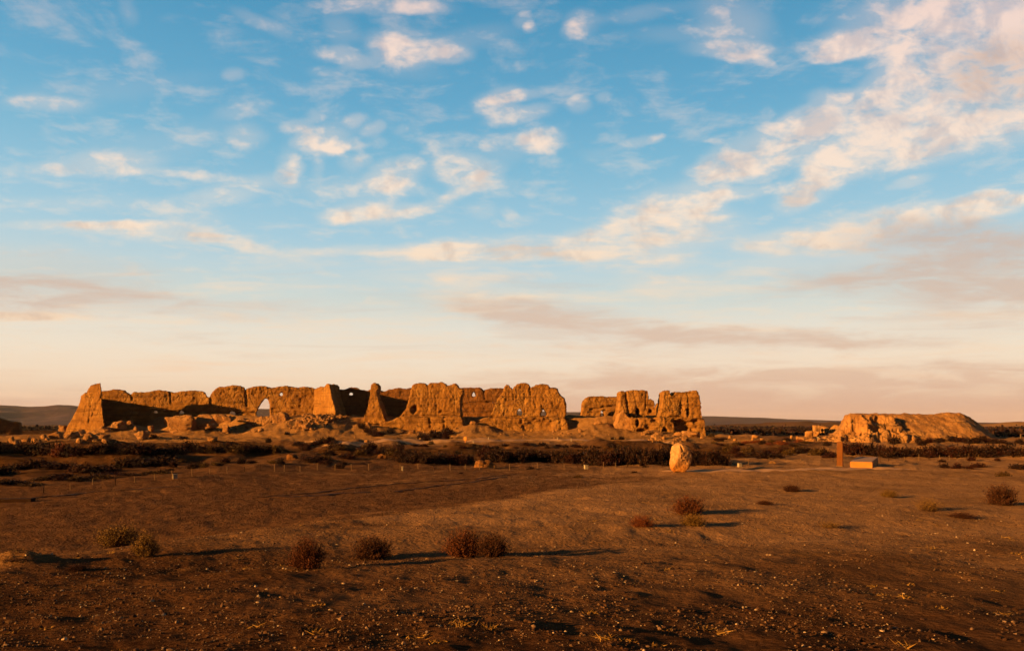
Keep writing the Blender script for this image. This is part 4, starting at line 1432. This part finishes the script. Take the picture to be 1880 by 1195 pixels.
def small_box(name, label, cat, px, py, w, h, mat, d=None, rz=.3, lid=True):
    x, y, z = ground_hit(px, py)
    k = y / F
    root = empty(name, (x, y, z), rz)
    tag(root, label, cat)
    bm = bmesh.new()
    W = w * k / 2
    bevel_box(bm, -W, W, -W * .8, W * .8, -.1, h * k, .02)
    bm_obj('body', bm, mat, root)
    if lid:
        bm = bmesh.new()
        bevel_box(bm, -W * 1.08, W * 1.08, -W * .88, W * .88, h * k + .002, h * k + .05, .012)
        bm_obj('lid', bm, mat, root)
    return root


small_box('marker_box', 'small whitish block on the ground by the fence, left of the standing stone', 'marker block', 1076, 861, 7, 6.5, 'white_paint')
small_box('marker_box', 'small whitish block on the ground just right of the dark hedge end', 'marker block', 1358, 857, 7, 5.5, 'white_paint')
small_box('marker_box', 'pale block leaning by a fence post on the dim flat', 'marker block', 321, 878, 8, 6.5, 'white_paint', rz=.6)
small_box('marker_post', 'short white marker stub standing at the fence below the pinnacle', 'marker post', 739, 864, 3, 7, 'white_paint')
rock('pale flat stone lying beside a lone fence post, right of the hedge', 1419, 851, 12, 5, 202, .3, mat='pale_earth')


def sign_post(label, px, py, w, h, mat, ph):
    x, y, z = ground_hit(px, py)
    k = y / F
    root = empty('sign_post', (x, y, z))
    tag(root, label, 'sign')
    bm = bmesh.new()
    bevel_box(bm, -.04, .04, 0, .08, -.2, h * k, .01)
    bm_obj('post', bm, mat, root)
    bm = bmesh.new()
    bevel_box(bm, -w * k / 2, w * k / 2, -.05, -.003, (h - ph) * k, h * k, .01)
    bm_obj('board', bm, mat, root)


sign_post('tiny orange signboard on a post at the track below the ruin', 854, 813, 5, 11, 'orange_sign', 6.5)
sign_post('tiny white signpost left of the flat-topped mound', 1501.5, 811, 4, 8, 'white_paint', 2.5)


def stake(label, px, py, h, group=None, w=.06, mat='weathered_wood'):
    x, y, z = ground_hit(px, py)
    bm = bmesh.new()
    bmesh.ops.create_cone(bm, cap_ends=True, segments=8, radius1=w, radius2=w * .85, depth=h * y / F + .3)
    for v in bm.verts:
        v.co.z += h * y / F / 2 - .15
    return tag(bm_obj('stake', bm, mat, loc=(x, y, z)), label, 'stake', group)


stake('thin pale stake standing at the foot of the mound cliff', 1626, 811, 10, w=.09)
stake('thin pale stake in the scrub far right of the mound', 1874, 806, 9, w=.10)
for q, (px, py, h) in enumerate([(869, 813, 4), (1024, 808, 4), (1049, 809, 4), (1128, 807, 3.5), (897, 808, 5)]):
    stake('tiny white stake beside the track below the ruin', px, py, h, 'white stakes along the track below the ruin', w=.07, mat='white_paint')

# ------------------------------------------------------------------ wire fence: one thing, each post a part
FP = [(-60, 915, 16), (80, 905, 15), (129, 899, 12), (170.5, 889.5, 11), (211.6, 891, 16), (248, 885.5, 10), (284, 881, 11), (316.6, 879, 15), (353, 874, 14), (385.5, 869.5, 10), (417, 868, 12), (449, 866, 10),
      (477, 864.5, 13), (504, 865, 13), (522, 865, 12), (551, 864.5, 9), (583, 863, 13), (615, 863.5, 12), (645.5, 863.5, 12), (677, 863.5, 12), (707, 863.5, 13), (735, 864, 12), (767.6, 860, 9),
      (797, 862, 12), (826.5, 863, 11), (854, 862, 10), (880.5, 862, 9), (936, 863, 12), (987, 859, 9), (1036, 862, 10), (1061, 859, 9), (1108, 860, 12), (1130, 860, 11), (1152, 857, 9), (1174, 854, 8),
      (1216, 856, 9), (1278, 855, 10), (1297, 855, 11), (1317, 854, 10), (1336, 854, 11), (1374, 852, 8), (1412, 850, 9), (1470, 850, 8), (1533, 850, 8)]
FP2 = [(1616, 849, 8), (1631, 846, 7), (1660, 846, 7), (1687, 846, 12), (1706, 845, 9), (1725, 845, 10), (1743, 845, 9), (1761, 840, 7), (1779, 840, 7), (1796, 840, 6), (1814, 840, 6), (1831.5, 840, 6), (1860, 840, 6), (1900, 839, 6)]


def fence(label, posts):
    first = ground_hit(*posts[0][:2])
    root = empty('wire_fence', first)
    tag(root, label, 'fence')
    rg = random.Random(8)
    tops = []
    for (px, py, h) in posts:
        x, y, z = ground_hit(px, py)
        hh = h * y / F
        lean = Vector((rg.uniform(-.05, .05), rg.uniform(-.05, .05), 1)) * hh
        bm = bmesh.new()
        bmesh.ops.create_cone(bm, cap_ends=True, segments=7, radius1=.030, radius2=.024, depth=1.0)
        for v in bm.verts:
            t = v.co.z + .5
            v.co = Vector((v.co.x, v.co.y, 0)) + lean * t + Vector((0, 0, -.15 * (1 - t)))
        dark = rg.random() < .25
        bm_obj('post', bm, 'dark_wood' if dark else 'weathered_wood', root, Vector((x, y, z)) - Vector(first))
        tops.append((Vector((x, y, z)) - Vector(first), lean))
    for lev in (.45, .85):
        bm = bmesh.new()
        prev = None
        for p, ln in tops:
            c = p + ln * lev + Vector((0, -.05, 0))
            ring = [bm.verts.new(c + Vector((0, .003 * math.cos(a), .003 * math.sin(a)))) for a in (0, 2.09, 4.19)]
            if prev:
                for i in range(3):
                    bm.faces.new((prev[i], prev[(i + 1) % 3], ring[(i + 1) % 3], ring[i]))
            prev = ring
        bm_obj('wire', bm, 'wire', root)


fence('long post-and-wire fence across the flat in front of the hedge', FP)
fence('low post-and-wire fence beyond the sign pillar, in front of the mound', FP2)

# dark plank lying at the left edge
x0, y0, z0 = ground_hit(18, 920)
bm = bmesh.new()
bevel_box(bm, -1.1, 1.0, -.2, .2, -.05, .13, .02)
o = bm_obj('plank', bm, 'dark_wood', loc=(x0, y0, z0))
o.rotation_euler = (0, 0, .12)
tag(o, 'dark flat plank lying on the dim ground at the photo edge', 'plank')


# ------------------------------------------------------------------ shrubs
def tubes(rg, n, rx, h, spread, curl, width, seg=4):
    """thin curved stems as ribbons of two crossed faces; returns verts, faces and points along them"""
    base = np.stack([rg.normal(0, rx * .22, n), rg.normal(0, rx * .22, n), np.zeros(n)], 1)
    az = rg.uniform(0, 2 * np.pi, n)
    el = np.arccos(rg.uniform(math.cos(spread), 1, n) ** .8)
    d = np.stack([np.sin(el) * np.cos(az), np.sin(el) * np.sin(az), np.cos(el)], 1)
    # shell of a flattened dome
    ln = 1 / np.sqrt((d[:, 0] / rx) ** 2 + (d[:, 1] / rx) ** 2 + (d[:, 2] / h) ** 2) * rg.uniform(.58, 1.14, n)
    side = np.cross(d, rg.normal(size=(n, 3)))
    side /= np.linalg.norm(side, axis=1)[:, None] + 1e-9
    t = np.linspace(0, 1, seg + 1)
    bend = rg.normal(0, curl, (n, 3))
    P = base[:, None, :] * (1 - .2 * t[None, :, None]) + d[:, None, :] * (ln[:, None] * t[None, :])[:, :, None] + bend[:, None, :] * (t ** 2)[None, :, None] * ln[:, None, None]
    P[:, :, 2] = np.maximum(P[:, :, 2], .0)
    wv = side[:, None, :] * (width * (1 - .75 * t))[None, :, None]
    A, B = P - wv, P + wv
    V = np.stack([A, B], 2).reshape(n, -1, 3)
    k = V.shape[1]
    fs = []
    for s_ in range(seg):
        a = 2 * s_
        fs.append([a, a + 1, a + 3, a + 2])
    fs = np.array(fs)
    Fc = (fs[None] + (np.arange(n) * k)[:, None, None]).reshape(-1, 4)
    return V.reshape(-1, 3), Fc, P


def leaves(rg, P, per, size, t0=.35, jitter=.05, up=.3):
    n, m, _ = P.shape
    idx = rg.randint(0, n, n * per)
    t = rg.uniform(t0, 1.0, n * per) * (m - 1)
    i0 = np.minimum(t.astype(int), m - 2)
    fr = (t - i0)[:, None]
    c = P[idx, i0] * (1 - fr) + P[idx, i0 + 1] * fr
    c = c + rg.normal(0, jitter, c.shape)
    c[:, 2] = np.maximum(c[:, 2], .01)
    q = len(c)
    a = rg.normal(size=(q, 3))
    a[:, 2] += up
    a /= np.linalg.norm(a, axis=1)[:, None]
    b = np.cross(a, rg.normal(size=(q, 3)))
    b /= np.linalg.norm(b, axis=1)[:, None] + 1e-9
    sz = size * rg.uniform(.6, 1.4, q)[:, None]
    V = np.stack([c - b * sz * .28, c + a * sz * .5 + b * sz * .05, c + b * sz * .28, c - a * sz * .5], 1).reshape(-1, 3)
    Fc = np.arange(q * 4).reshape(-1, 4)
    return V, Fc


def near_bush(seed, rx, h, n, per, leaf, mat, twig_w=.006, spread=1.45, t0=.3, curl=.10):
    rg = np.random.RandomState(seed)
    V, Fc, P = tubes(rg, n, rx, h, spread, curl, twig_w)
    st = mesh_np('stems', V, Fc, MATS['twig'], smooth=False)
    V2, F2 = leaves(rg, P, per, leaf, t0, .025 * rx)
    fo = mesh_np('foliage', V2, F2, MATS[mat], smooth=False)
    return st, fo


def place_bush(label, px, py, w, h, meshes, base_rx, base_h, rz, group=None, name='desert_shrub', flat=1.0):
    x, y, z = ground_hit(px, py)
    k = y / F
    root = empty(name, (x, y + w * k * .3, z - .02), rz)
    tag(root, label, 'shrub', group)
    sx = w * k / 2 / base_rx
    sz = h * k / base_h
    for nm, me in meshes:
        o = link(nm, me, root)
        o.scale = (sx, sx * flat, sz)
    return root


NB = {}
for i, (mat, n, per, leaf, spread) in enumerate([('leaf_maroon', 640, 26, .040, 1.45), ('leaf_dark', 600, 25, .042, 1.45), ('leaf_olive', 640, 20, .036, 1.35), ('leaf_rust', 560, 20, .036, 1.5), ('leaf_straw', 420, 6, .030, 1.2)]):
    NB[mat] = [list(zip(('stems', 'foliage'), near_bush(300 + 10 * i + j, 1.0, .85, n, per, leaf * 1.25, mat, spread=spread))) for j in range(2)]
L = [
    ('broad olive-topped shrub at the left of the foreground, behind its smaller neighbour', 203, 1006, 88, 42, 'leaf_olive', 0),
    ('smaller round rusty-olive shrub in front of the broad olive-topped one', 260, 1024, 54, 46, 'leaf_olive', 1),
    ('rounded rust-brown shrub on the foreground slope, leftmost of the bush row', 558, 1046, 68, 56, 'leaf_maroon', 0),
    ('spiky dark shrub second in the foreground bush row', 680, 1028, 78, 42, 'leaf_dark', 0),
    ('large rust-red shrub touching a darker one, middle of the foreground', 852, 1024, 86, 50, 'leaf_maroon', 1),
    ('dark brown shrub joined to the large rust-red one', 904, 1023, 66, 44, 'leaf_dark', 1),
    ('low bright rust-red shrub on the sunlit slope', 1181, 969, 50, 22, 'leaf_rust', 0),
    ('dark rust shrub standing above an olive tuft on the sunlit slope', 1268, 947, 62, 34, 'leaf_maroon', 0),
    ('low olive tuft right below the dark rust shrub', 1276, 967, 52, 24, 'leaf_olive', 0),
    ('small dark shrub with a long shadow below the sign pillar', 1457, 903, 32, 13, 'leaf_dark', 0),
    ('tiny flat dark shrub halfway between the rust shrub and the one with a long shadow', 1408, 927, 30, 9, 'leaf_dark', 1),
    ('small faded shrub on the sunlit slope below the plaque block', 1637, 913, 34, 14, 'leaf_olive', 1),
    ('wide straw-coloured shrub on the right of the slope', 1716, 940, 62, 27, 'leaf_straw', 0),
    ('dark bushy shrub near the photo edge on the right slope', 1850, 928, 56, 37, 'leaf_dark', 0),
    ('flat dark shrub below the wide straw-coloured one', 1772, 952, 46, 11, 'leaf_dark', 1),
    ('low yellow grass clump on the right foreground slope', 1530, 971, 50, 16, 'leaf_straw', 1),
    ('flat dark shrub beside the lit earth hump at the foreground edge', 132, 1048, 44, 12, 'leaf_dark', 1),
    ('dark dead brush lying behind the earth hump at the foreground edge', 20, 1030, 70, 8, 'leaf_dark', 0),
]
for (lb, px, py, w, h, mat, v) in L:
    nm = 'grass_clump' if 'grass' in lb else 'desert_shrub'
    place_bush(lb, px, py, w, h, NB[mat][v], 1.0, .85, px * .37, name=nm)


# mid-distance shrubs: single meshes, prototypes shared
def mid_bush(seed, n, per, leaf, mat, rx=1.0, h=.8):
    rg = np.random.RandomState(seed)
    V, Fc, P = tubes(rg, n, rx, h, 1.5, .12, .012, 3)
    V2, F2 = leaves(rg, P, per, leaf, .25, .05)
    me = mesh_np('shrub', np.vstack([V, V2]), np.vstack([Fc, F2 + len(V)]), None, smooth=False)
    me.materials.append(MATS[mat])
    return me


MB = {}
for i, mat in enumerate(('hedge_dark', 'hedge_maroon', 'leaf_rust', 'hedge_olive', 'leaf_straw')):
    MB[mat] = []
    for j in range(3):
        proto = bpy.data.objects.new('shrub', mid_bush(500 + 20 * i + j, 150, 13, .16, mat))
        MB[mat].append(proto)
rgs = random.Random(77)
N_SHRUB = [0]


def shrub(label, px, py, w, h, mats, group=None, cat='shrub'):
    x, y, z = ground_hit(px, py)
    k = y / F
    o = rgs.choice(MB[rgs.choice(mats)]).copy()
    COL.objects.link(o)
    o.location = (x, y + w * k * .25, z - .06)
    o.rotation_euler = (0, 0, rgs.uniform(0, 6.28))
    sx = w * k / 2
    o.scale = (sx, sx * rgs.uniform(.8, 1.1), h * k / .8)
    N_SHRUB[0] += 1
    return tag(o, label, cat, group)


def cluster(label, group, line, n, w, h, mats, jy=2.0):
    """n shrubs along a pixel polyline of feet"""
    P = np.array(line, float)
    t = np.linspace(0, 1, len(P))
    for i in range(n):
        q = (i + rgs.uniform(.15, .85)) / n
        px, py = np.interp(q, t, P[:, 0]), np.interp(q, t, P[:, 1])
        shrub(label, px, py + rgs.uniform(-jy, jy), rgs.uniform(*w), rgs.uniform(*h), mats, group)


D, MR, RU, OL, ST = 'hedge_dark', 'hedge_maroon', 'leaf_rust', 'hedge_olive', 'leaf_straw'
cluster('dark shrub in the dense row under the corner pier rubble', 'dense shrub row under the corner pier', [(-20, 832), (60, 834), (110, 838), (180, 833), (260, 834), (345, 833)], 24, (26, 44), (15, 23), (D, D, D, MR))
cluster('dark shrub in the row under the fallen wall lumps', 'shrub row under the fallen wall lumps', [(345, 832), (400, 830), (450, 830), (515, 832)], 15, (20, 34), (10, 18), (D, D, MR, OL))
cluster('dark shrub on the low hummocks behind the dim flat', 'shrubs on the hummocks at the far left', [(-10, 866), (60, 858), (120, 862), (190, 866), (250, 852), (320, 850)], 15, (34, 62), (10, 20), (D, D, MR), 5)
cluster('low brown shrub scattered behind the left end of the wire fence', 'low shrubs behind the left end of the fence', [(-10, 884), (60, 889), (110, 878), (170, 882), (230, 872), (300, 866)], 16, (26, 56), (6, 11), (D, MR, OL), 6)
cluster('small shrub on the flat below the fallen wall lumps', 'small shrubs below the fallen wall lumps', [(310, 852), (345, 856), (375, 860), (420, 846), (470, 850), (540, 852)], 11, (16, 34), (7, 13), (D, OL, OL, MR), 5)
cluster('dark shrub at the foot of the sandy rubble cone', 'shrubs at the foot of the rubble cone', [(540, 824), (575, 822), (600, 816), (625, 828), (590, 846), (560, 848), (620, 860), (640, 842)], 17, (18, 34), (8, 15), (D, D, OL, MR), 4)
cluster('dark shrub in the hedge below the pinnacle', 'shrubs below the pinnacle', [(655, 838), (670, 826), (690, 832), (720, 832), (740, 838), (725, 826)], 14, (18, 32), (9, 16), (D, D, MR, OL), 4)
cluster('dark shrub in the thick hedge below the three-humped block', 'hedge below the three-humped block', [(735, 848), (770, 849), (810, 850), (840, 852), (862, 852)], 15, (24, 40), (13, 22), (D, D, MR), 3)
cluster('dark shrub in the hedge below the two-loophole block', 'hedge below the two-loophole block', [(885, 842), (915, 848), (950, 846), (985, 845), (1022, 846)], 19, (24, 40), (14, 23), (D, D, D, MR), 3)
cluster('dark shrub in the hedge below the gap in the ruin', 'hedge below the gap in the ruin', [(1028, 848), (1060, 848), (1090, 850)], 9, (26, 40), (15, 22), (D, D, MR), 3)
cluster('tall dark shrub in the hedge just left of the standing stone', 'tall hedge left of the standing stone', [(1085, 852), (1120, 853), (1160, 852), (1200, 853), (1235, 853)], 21, (28, 44), (23, 33), (D, D, D, MR), 3)
cluster('tall dark shrub in the hedge just right of the standing stone', 'tall hedge right of the standing stone', [(1262, 853), (1285, 853), (1305, 854), (1328, 855)], 11, (26, 38), (20, 29), (D, D, MR), 2)
cluster('brown shrub in the broken row between the hedge and the sign pillar', 'broken shrub row left of the sign pillar', [(1338, 832), (1365, 838), (1400, 838), (1440, 838), (1475, 834), (1510, 838), (1535, 836)], 19, (20, 34), (9, 15), (D, D, OL, MR), 4)
cluster('dark shrub in the thick row behind the plaque block', 'thick shrub row behind the plaque block', [(1550, 834), (1580, 832), (1610, 836), (1640, 840), (1680, 838)], 16, (22, 38), (13, 23), (D, D, MR), 3)
cluster('dark shrub in the long row across the front of the mound', 'long shrub row in front of the mound', [(1690, 840), (1720, 836), (1760, 838), (1800, 838), (1840, 836), (1900, 836)], 22, (24, 40), (13, 22), (D, D, MR), 3)
cluster('brown shrub in the upper thin row near the mound foot', 'thin shrub row near the mound foot', [(1690, 816), (1730, 812), (1770, 812), (1810, 812), (1850, 816), (1895, 816)], 16, (16, 28), (7, 12), (D, MR, D), 3)
cluster('tiny brown shrub on the dusty ground between ruin and mound', 'tiny shrubs between ruin and mound', [(1305, 816), (1345, 820), (1385, 816), (1420, 814), (1455, 818), (1480, 812), (1330, 808), (1300, 806)], 22, (12, 22), (4, 8), (D, MR, RU, OL), 4)
cluster('small dark shrub dotted on the dusty strip above the hedge', 'small shrubs dotted above the hedge', [(755, 817), (795, 817), (865, 822), (900, 818), (950, 822), (1005, 820), (1045, 822), (1070, 821), (1120, 818), (1145, 820)], 22, (10, 20), (4, 8), (D, MR, D, OL), 4)
cluster('small bush on the earth bank beneath the three-humped block', 'bushes on the bank below the three-humped block', [(772, 803), (782, 806), (806, 806), (818, 804), (824, 798)], 9, (16, 26), (8, 15), (D, D, MR), 4)
cluster('dark scraggy bush on the bank beneath the pinnacle', 'bushes on the bank below the pinnacle', [(664, 790), (676, 796), (690, 800), (700, 800), (716, 793)], 8, (14, 24), (6, 12), (D, D, MR), 3)
cluster('low dry shrub on the bare dust right of the plaque block', 'dry shrubs right of the plaque block', [(1712, 860), (1752, 860), (1795, 860), (1806, 859)], 4, (20, 30), (7, 11), (OL, MR, D), 1)
S = [
    ('dark round bush just below the sandy mound in the gap, nearest the white stake', 1126, 807, 11, 6, (D,)), ('dark round bush right of the white stake by the gap', 1141, 807, 12, 7, (D,)),
    ('dark bush above the tall hedge, below the square block', 1123, 822, 18, 8, (D,)), ('big dark bush crouching at the mound cliff foot, left part', 1550, 806, 20, 14, (D, MR)),
    ('dark bush close to the cliff foot below the triangular lump', 1592, 806, 14, 8, (D,)), ('dark bush between the stake and the bright bulge of the mound', 1646, 815, 24, 15, (D,)),
    ('small dark bush left of the sign pillar near the mound', 1520, 818, 16, 8, (D,)), ('dark bush at the shaded end of the mound', 1801, 800, 14, 17, (D,)),
    ('small dark bush at the mound foot under the leaning slab', 1688, 812, 12, 9, (D,)), ('bushy dark shrub at the edge of the photo beyond the plaque block', 1874, 861, 28, 11, (D,)),
    ('small shrub in the dust below the mound on the right', 1833, 846, 12, 6, (D, MR)), ('small dark shrub by the fence in front of the mound', 1732, 848, 16, 6, (D,)),
    ('dark round shrub on the fence line in front of the mound', 1786, 846, 16, 9, (D, MR)), ('tiny dry tuft by the right end of the dust', 1846, 874, 26, 9, (OL,)),
    ('tiny dark shrub on the flat below the two-loophole block hedge', 975, 862, 16, 8, (OL, D)), ('flat dark tuft on the sunlit ground left of the standing stone', 1062, 877, 20, 6, (D, OL)),
    ('small dark tuft left of the standing stone, near the path', 1165, 868, 14, 5, (D,)), ('flat dark tuft near the fence left of the standing stone', 1185, 858, 14, 5, (D,)),
    ('tiny dark tuft on the dim flat in front of the fence', 846, 869, 10, 3.5, (D,)), ('dark tuft behind the pale block on the dim flat', 312, 864, 14, 6, (D,)),
    ('single dark shrub on the slope by the pointed boulder', 280, 806, 22, 10, (D, MR)), ('dark tuft on the bare slope below the arched breach', 492, 812, 12, 9, (D,)),
    ('dark scrap of bush on the sandy cone', 526, 799, 12, 7, (D,)), ('dark bush low on the right of the sandy cone', 605, 812, 26, 11, (D,)),
    ('rust-red shrub glowing in the tail of the pier shrub row', 105, 840, 34, 22, (RU, MR)), ('low tuft on the bare slope below the fallen lumps', 336, 806, 18, 5, (D,)),
]
for (lb, px, py, w, h, mats) in S:
    shrub(lb, px, py, w, h, mats)


# far scrub: low clumps nobody could count
def far_scrub():
    rg = np.random.RandomState(9)
    n = 5200
    Y = np.exp(rg.uniform(math.log(165), math.log(900), n))
    u = rg.uniform(-.85, .85, n)
    X = u * Y
    keep = ~((X > -108) & (X < 52) & (Y < 190)) & ~((X > 45) & (X < 90) & (Y < 156))
    keep &= fbm2(X, Y, .01, 3, 14) > -.25
    X, Y = X[keep], Y[keep]
    # a nearer belt on the right, around the mound
    n2 = 260
    X2 = rg.uniform(42, 130, n2)
    Y2 = rg.uniform(132, 172, n2)
    k2 = ~((X2 > 46) & (X2 < 88) & (Y2 < 156))
    X, Y = np.concatenate([X, X2[k2]]), np.concatenate([Y, Y2[k2]])
    Z = h_terrain(X, Y, False)
    m = 14
    S_ = rg.uniform(.5, 1.1, len(X)) * (1 + Y / 700)
    c = np.stack([X, Y, Z], 1)[:, None, :] + rg.normal(size=(len(X), m, 3)) * (S_[:, None, None] * np.array([1.5, .8, .42]))
    c[:, :, 2] = np.maximum(c[:, :, 2], Z[:, None] + .05)
    c = c.reshape(-1, 3)
    sz = np.repeat(S_, m)[:, None] * rg.uniform(.4, .9, (len(c), 1))
    a = rg.normal(size=(len(c), 3)); a /= np.linalg.norm(a, axis=1)[:, None]
    b = np.cross(a, rg.normal(size=(len(c), 3))); b /= np.linalg.norm(b, axis=1)[:, None]
    V = np.stack([c - b * sz * .6, c + a * sz * .6, c + b * sz * .6, c - a * sz * .5], 1).reshape(-1, 3)
    me = mesh_np('distant_scrub', V, np.arange(len(V)).reshape(-1, 4), MATS['hedge_dark'], smooth=False)
    tag(link('distant_scrub', me), 'dark belt of low scrub covering the plain beyond the ruin and the mound', 'scrub', kind='stuff')


far_scrub()


# foreground gravel and dry tufts
def gravel():
    rg = np.random.RandomState(4)
    n = 115000
    rr = np.exp(rg.uniform(math.log(3.6), math.log(34), n))
    th = np.radians(rg.uniform(-41, 41, n))
    X, Y = rr * np.sin(th), rr * np.cos(th)
    s = (X + 3.5) * -.854 + (Y - 26.3) * .522
    pat = 1.5 * fbm2(X, Y, .45, 3, 15) + 1.0 * fbm2(X, Y, 1.8, 3, 16)
    keep = (s < 1) & (pat > rg.uniform(-.9, .55, n)) & (rg.uniform(0, 1, n) < np.interp(rr, [3, 13, 22, 34], [1, 1, .8, .6]))
    X, Y, rr = X[keep], Y[keep], rr[keep]
    S_ = np.exp(rg.normal(math.log(.0050), .68, len(X))) * (1 + rr * .045)
    S_ = np.minimum(S_, .034)
    Z = h_terrain(X, Y) + S_ * .1
    me = rubble_mesh('gravel', np.stack([X, Y, Z], 1), S_, MATS['gravel_stone'], 5)
    tag(link('gravel', me), 'loose dark and pale gravel scattered over the foreground slope', 'gravel', kind='stuff')


gravel()


def dry_tufts():
    rg = np.random.RandomState(6)
    n = 170
    rr = np.exp(rg.uniform(math.log(6), math.log(36), n))
    th = np.radians(rg.uniform(-41, 41, n))
    X, Y = rr * np.sin(th), rr * np.cos(th)
    s = (X + 3.5) * -.854 + (Y - 26.3) * .522
    k = (s < 2) & (fbm2(X, Y, .3, 2, 18) > -.1)
    X, Y = X[k], Y[k]
    Z = h_terrain(X, Y)
    m = 26
    b0 = np.stack([X, Y, Z], 1)[:, None, :] + rg.normal(size=(len(X), m, 3)) * np.array([.05, .05, 0])
    sc = rg.uniform(.4, 1.2, (len(X), 1, 1))
    d = rg.normal(size=(len(X), m, 3)) * np.array([.05, .05, .015]) + np.array([0, 0, .035])
    tip = b0 + d * sc
    wv = rg.normal(size=(len(X), m, 3)) * .004
    V = np.stack([b0 - wv, b0 + wv, tip], 2).reshape(-1, 3)
    me = mesh_np('dry_grass', V, np.arange(len(V)).reshape(-1, 3), MATS['leaf_straw'], smooth=False)
    tag(link('dry_grass', me), 'sparse short dry grass tufts among the foreground gravel', 'grass', kind='stuff')


dry_tufts()


# ------------------------------------------------------------------ haze: one closed box of even air
def haze():
    m = bpy.data.materials.new('haze_air')
    m.use_nodes = True
    m.node_tree.nodes.clear()
    g = NT(m.node_tree)
    out = g.node('ShaderNodeOutputMaterial')
    v = g.node('ShaderNodeVolumePrincipled')
    v.inputs['Color'].default_value = (.86, .80, .84, 1)
    v.inputs['Density'].default_value = 0.00003
    v.inputs['Anisotropy'].default_value = 0.0
    g.l.new(v.outputs[0], out.inputs['Volume'])
    bm = bmesh.new()
    bevel_box(bm, -7400, 7400, -7400, 7400, -75, 110, 0)
    bmesh.ops.recalc_face_normals(bm, faces=bm.faces)
    me = bpy.data.meshes.new('haze')
    bm.to_mesh(me)
    bm.free()
    me.materials.append(m)
    tag(link('haze', me), kind='stuff')


HAZE = True
if HAZE:
    haze()
print('shrubs', N_SHRUB[0], 'objects', len(SC.objects))
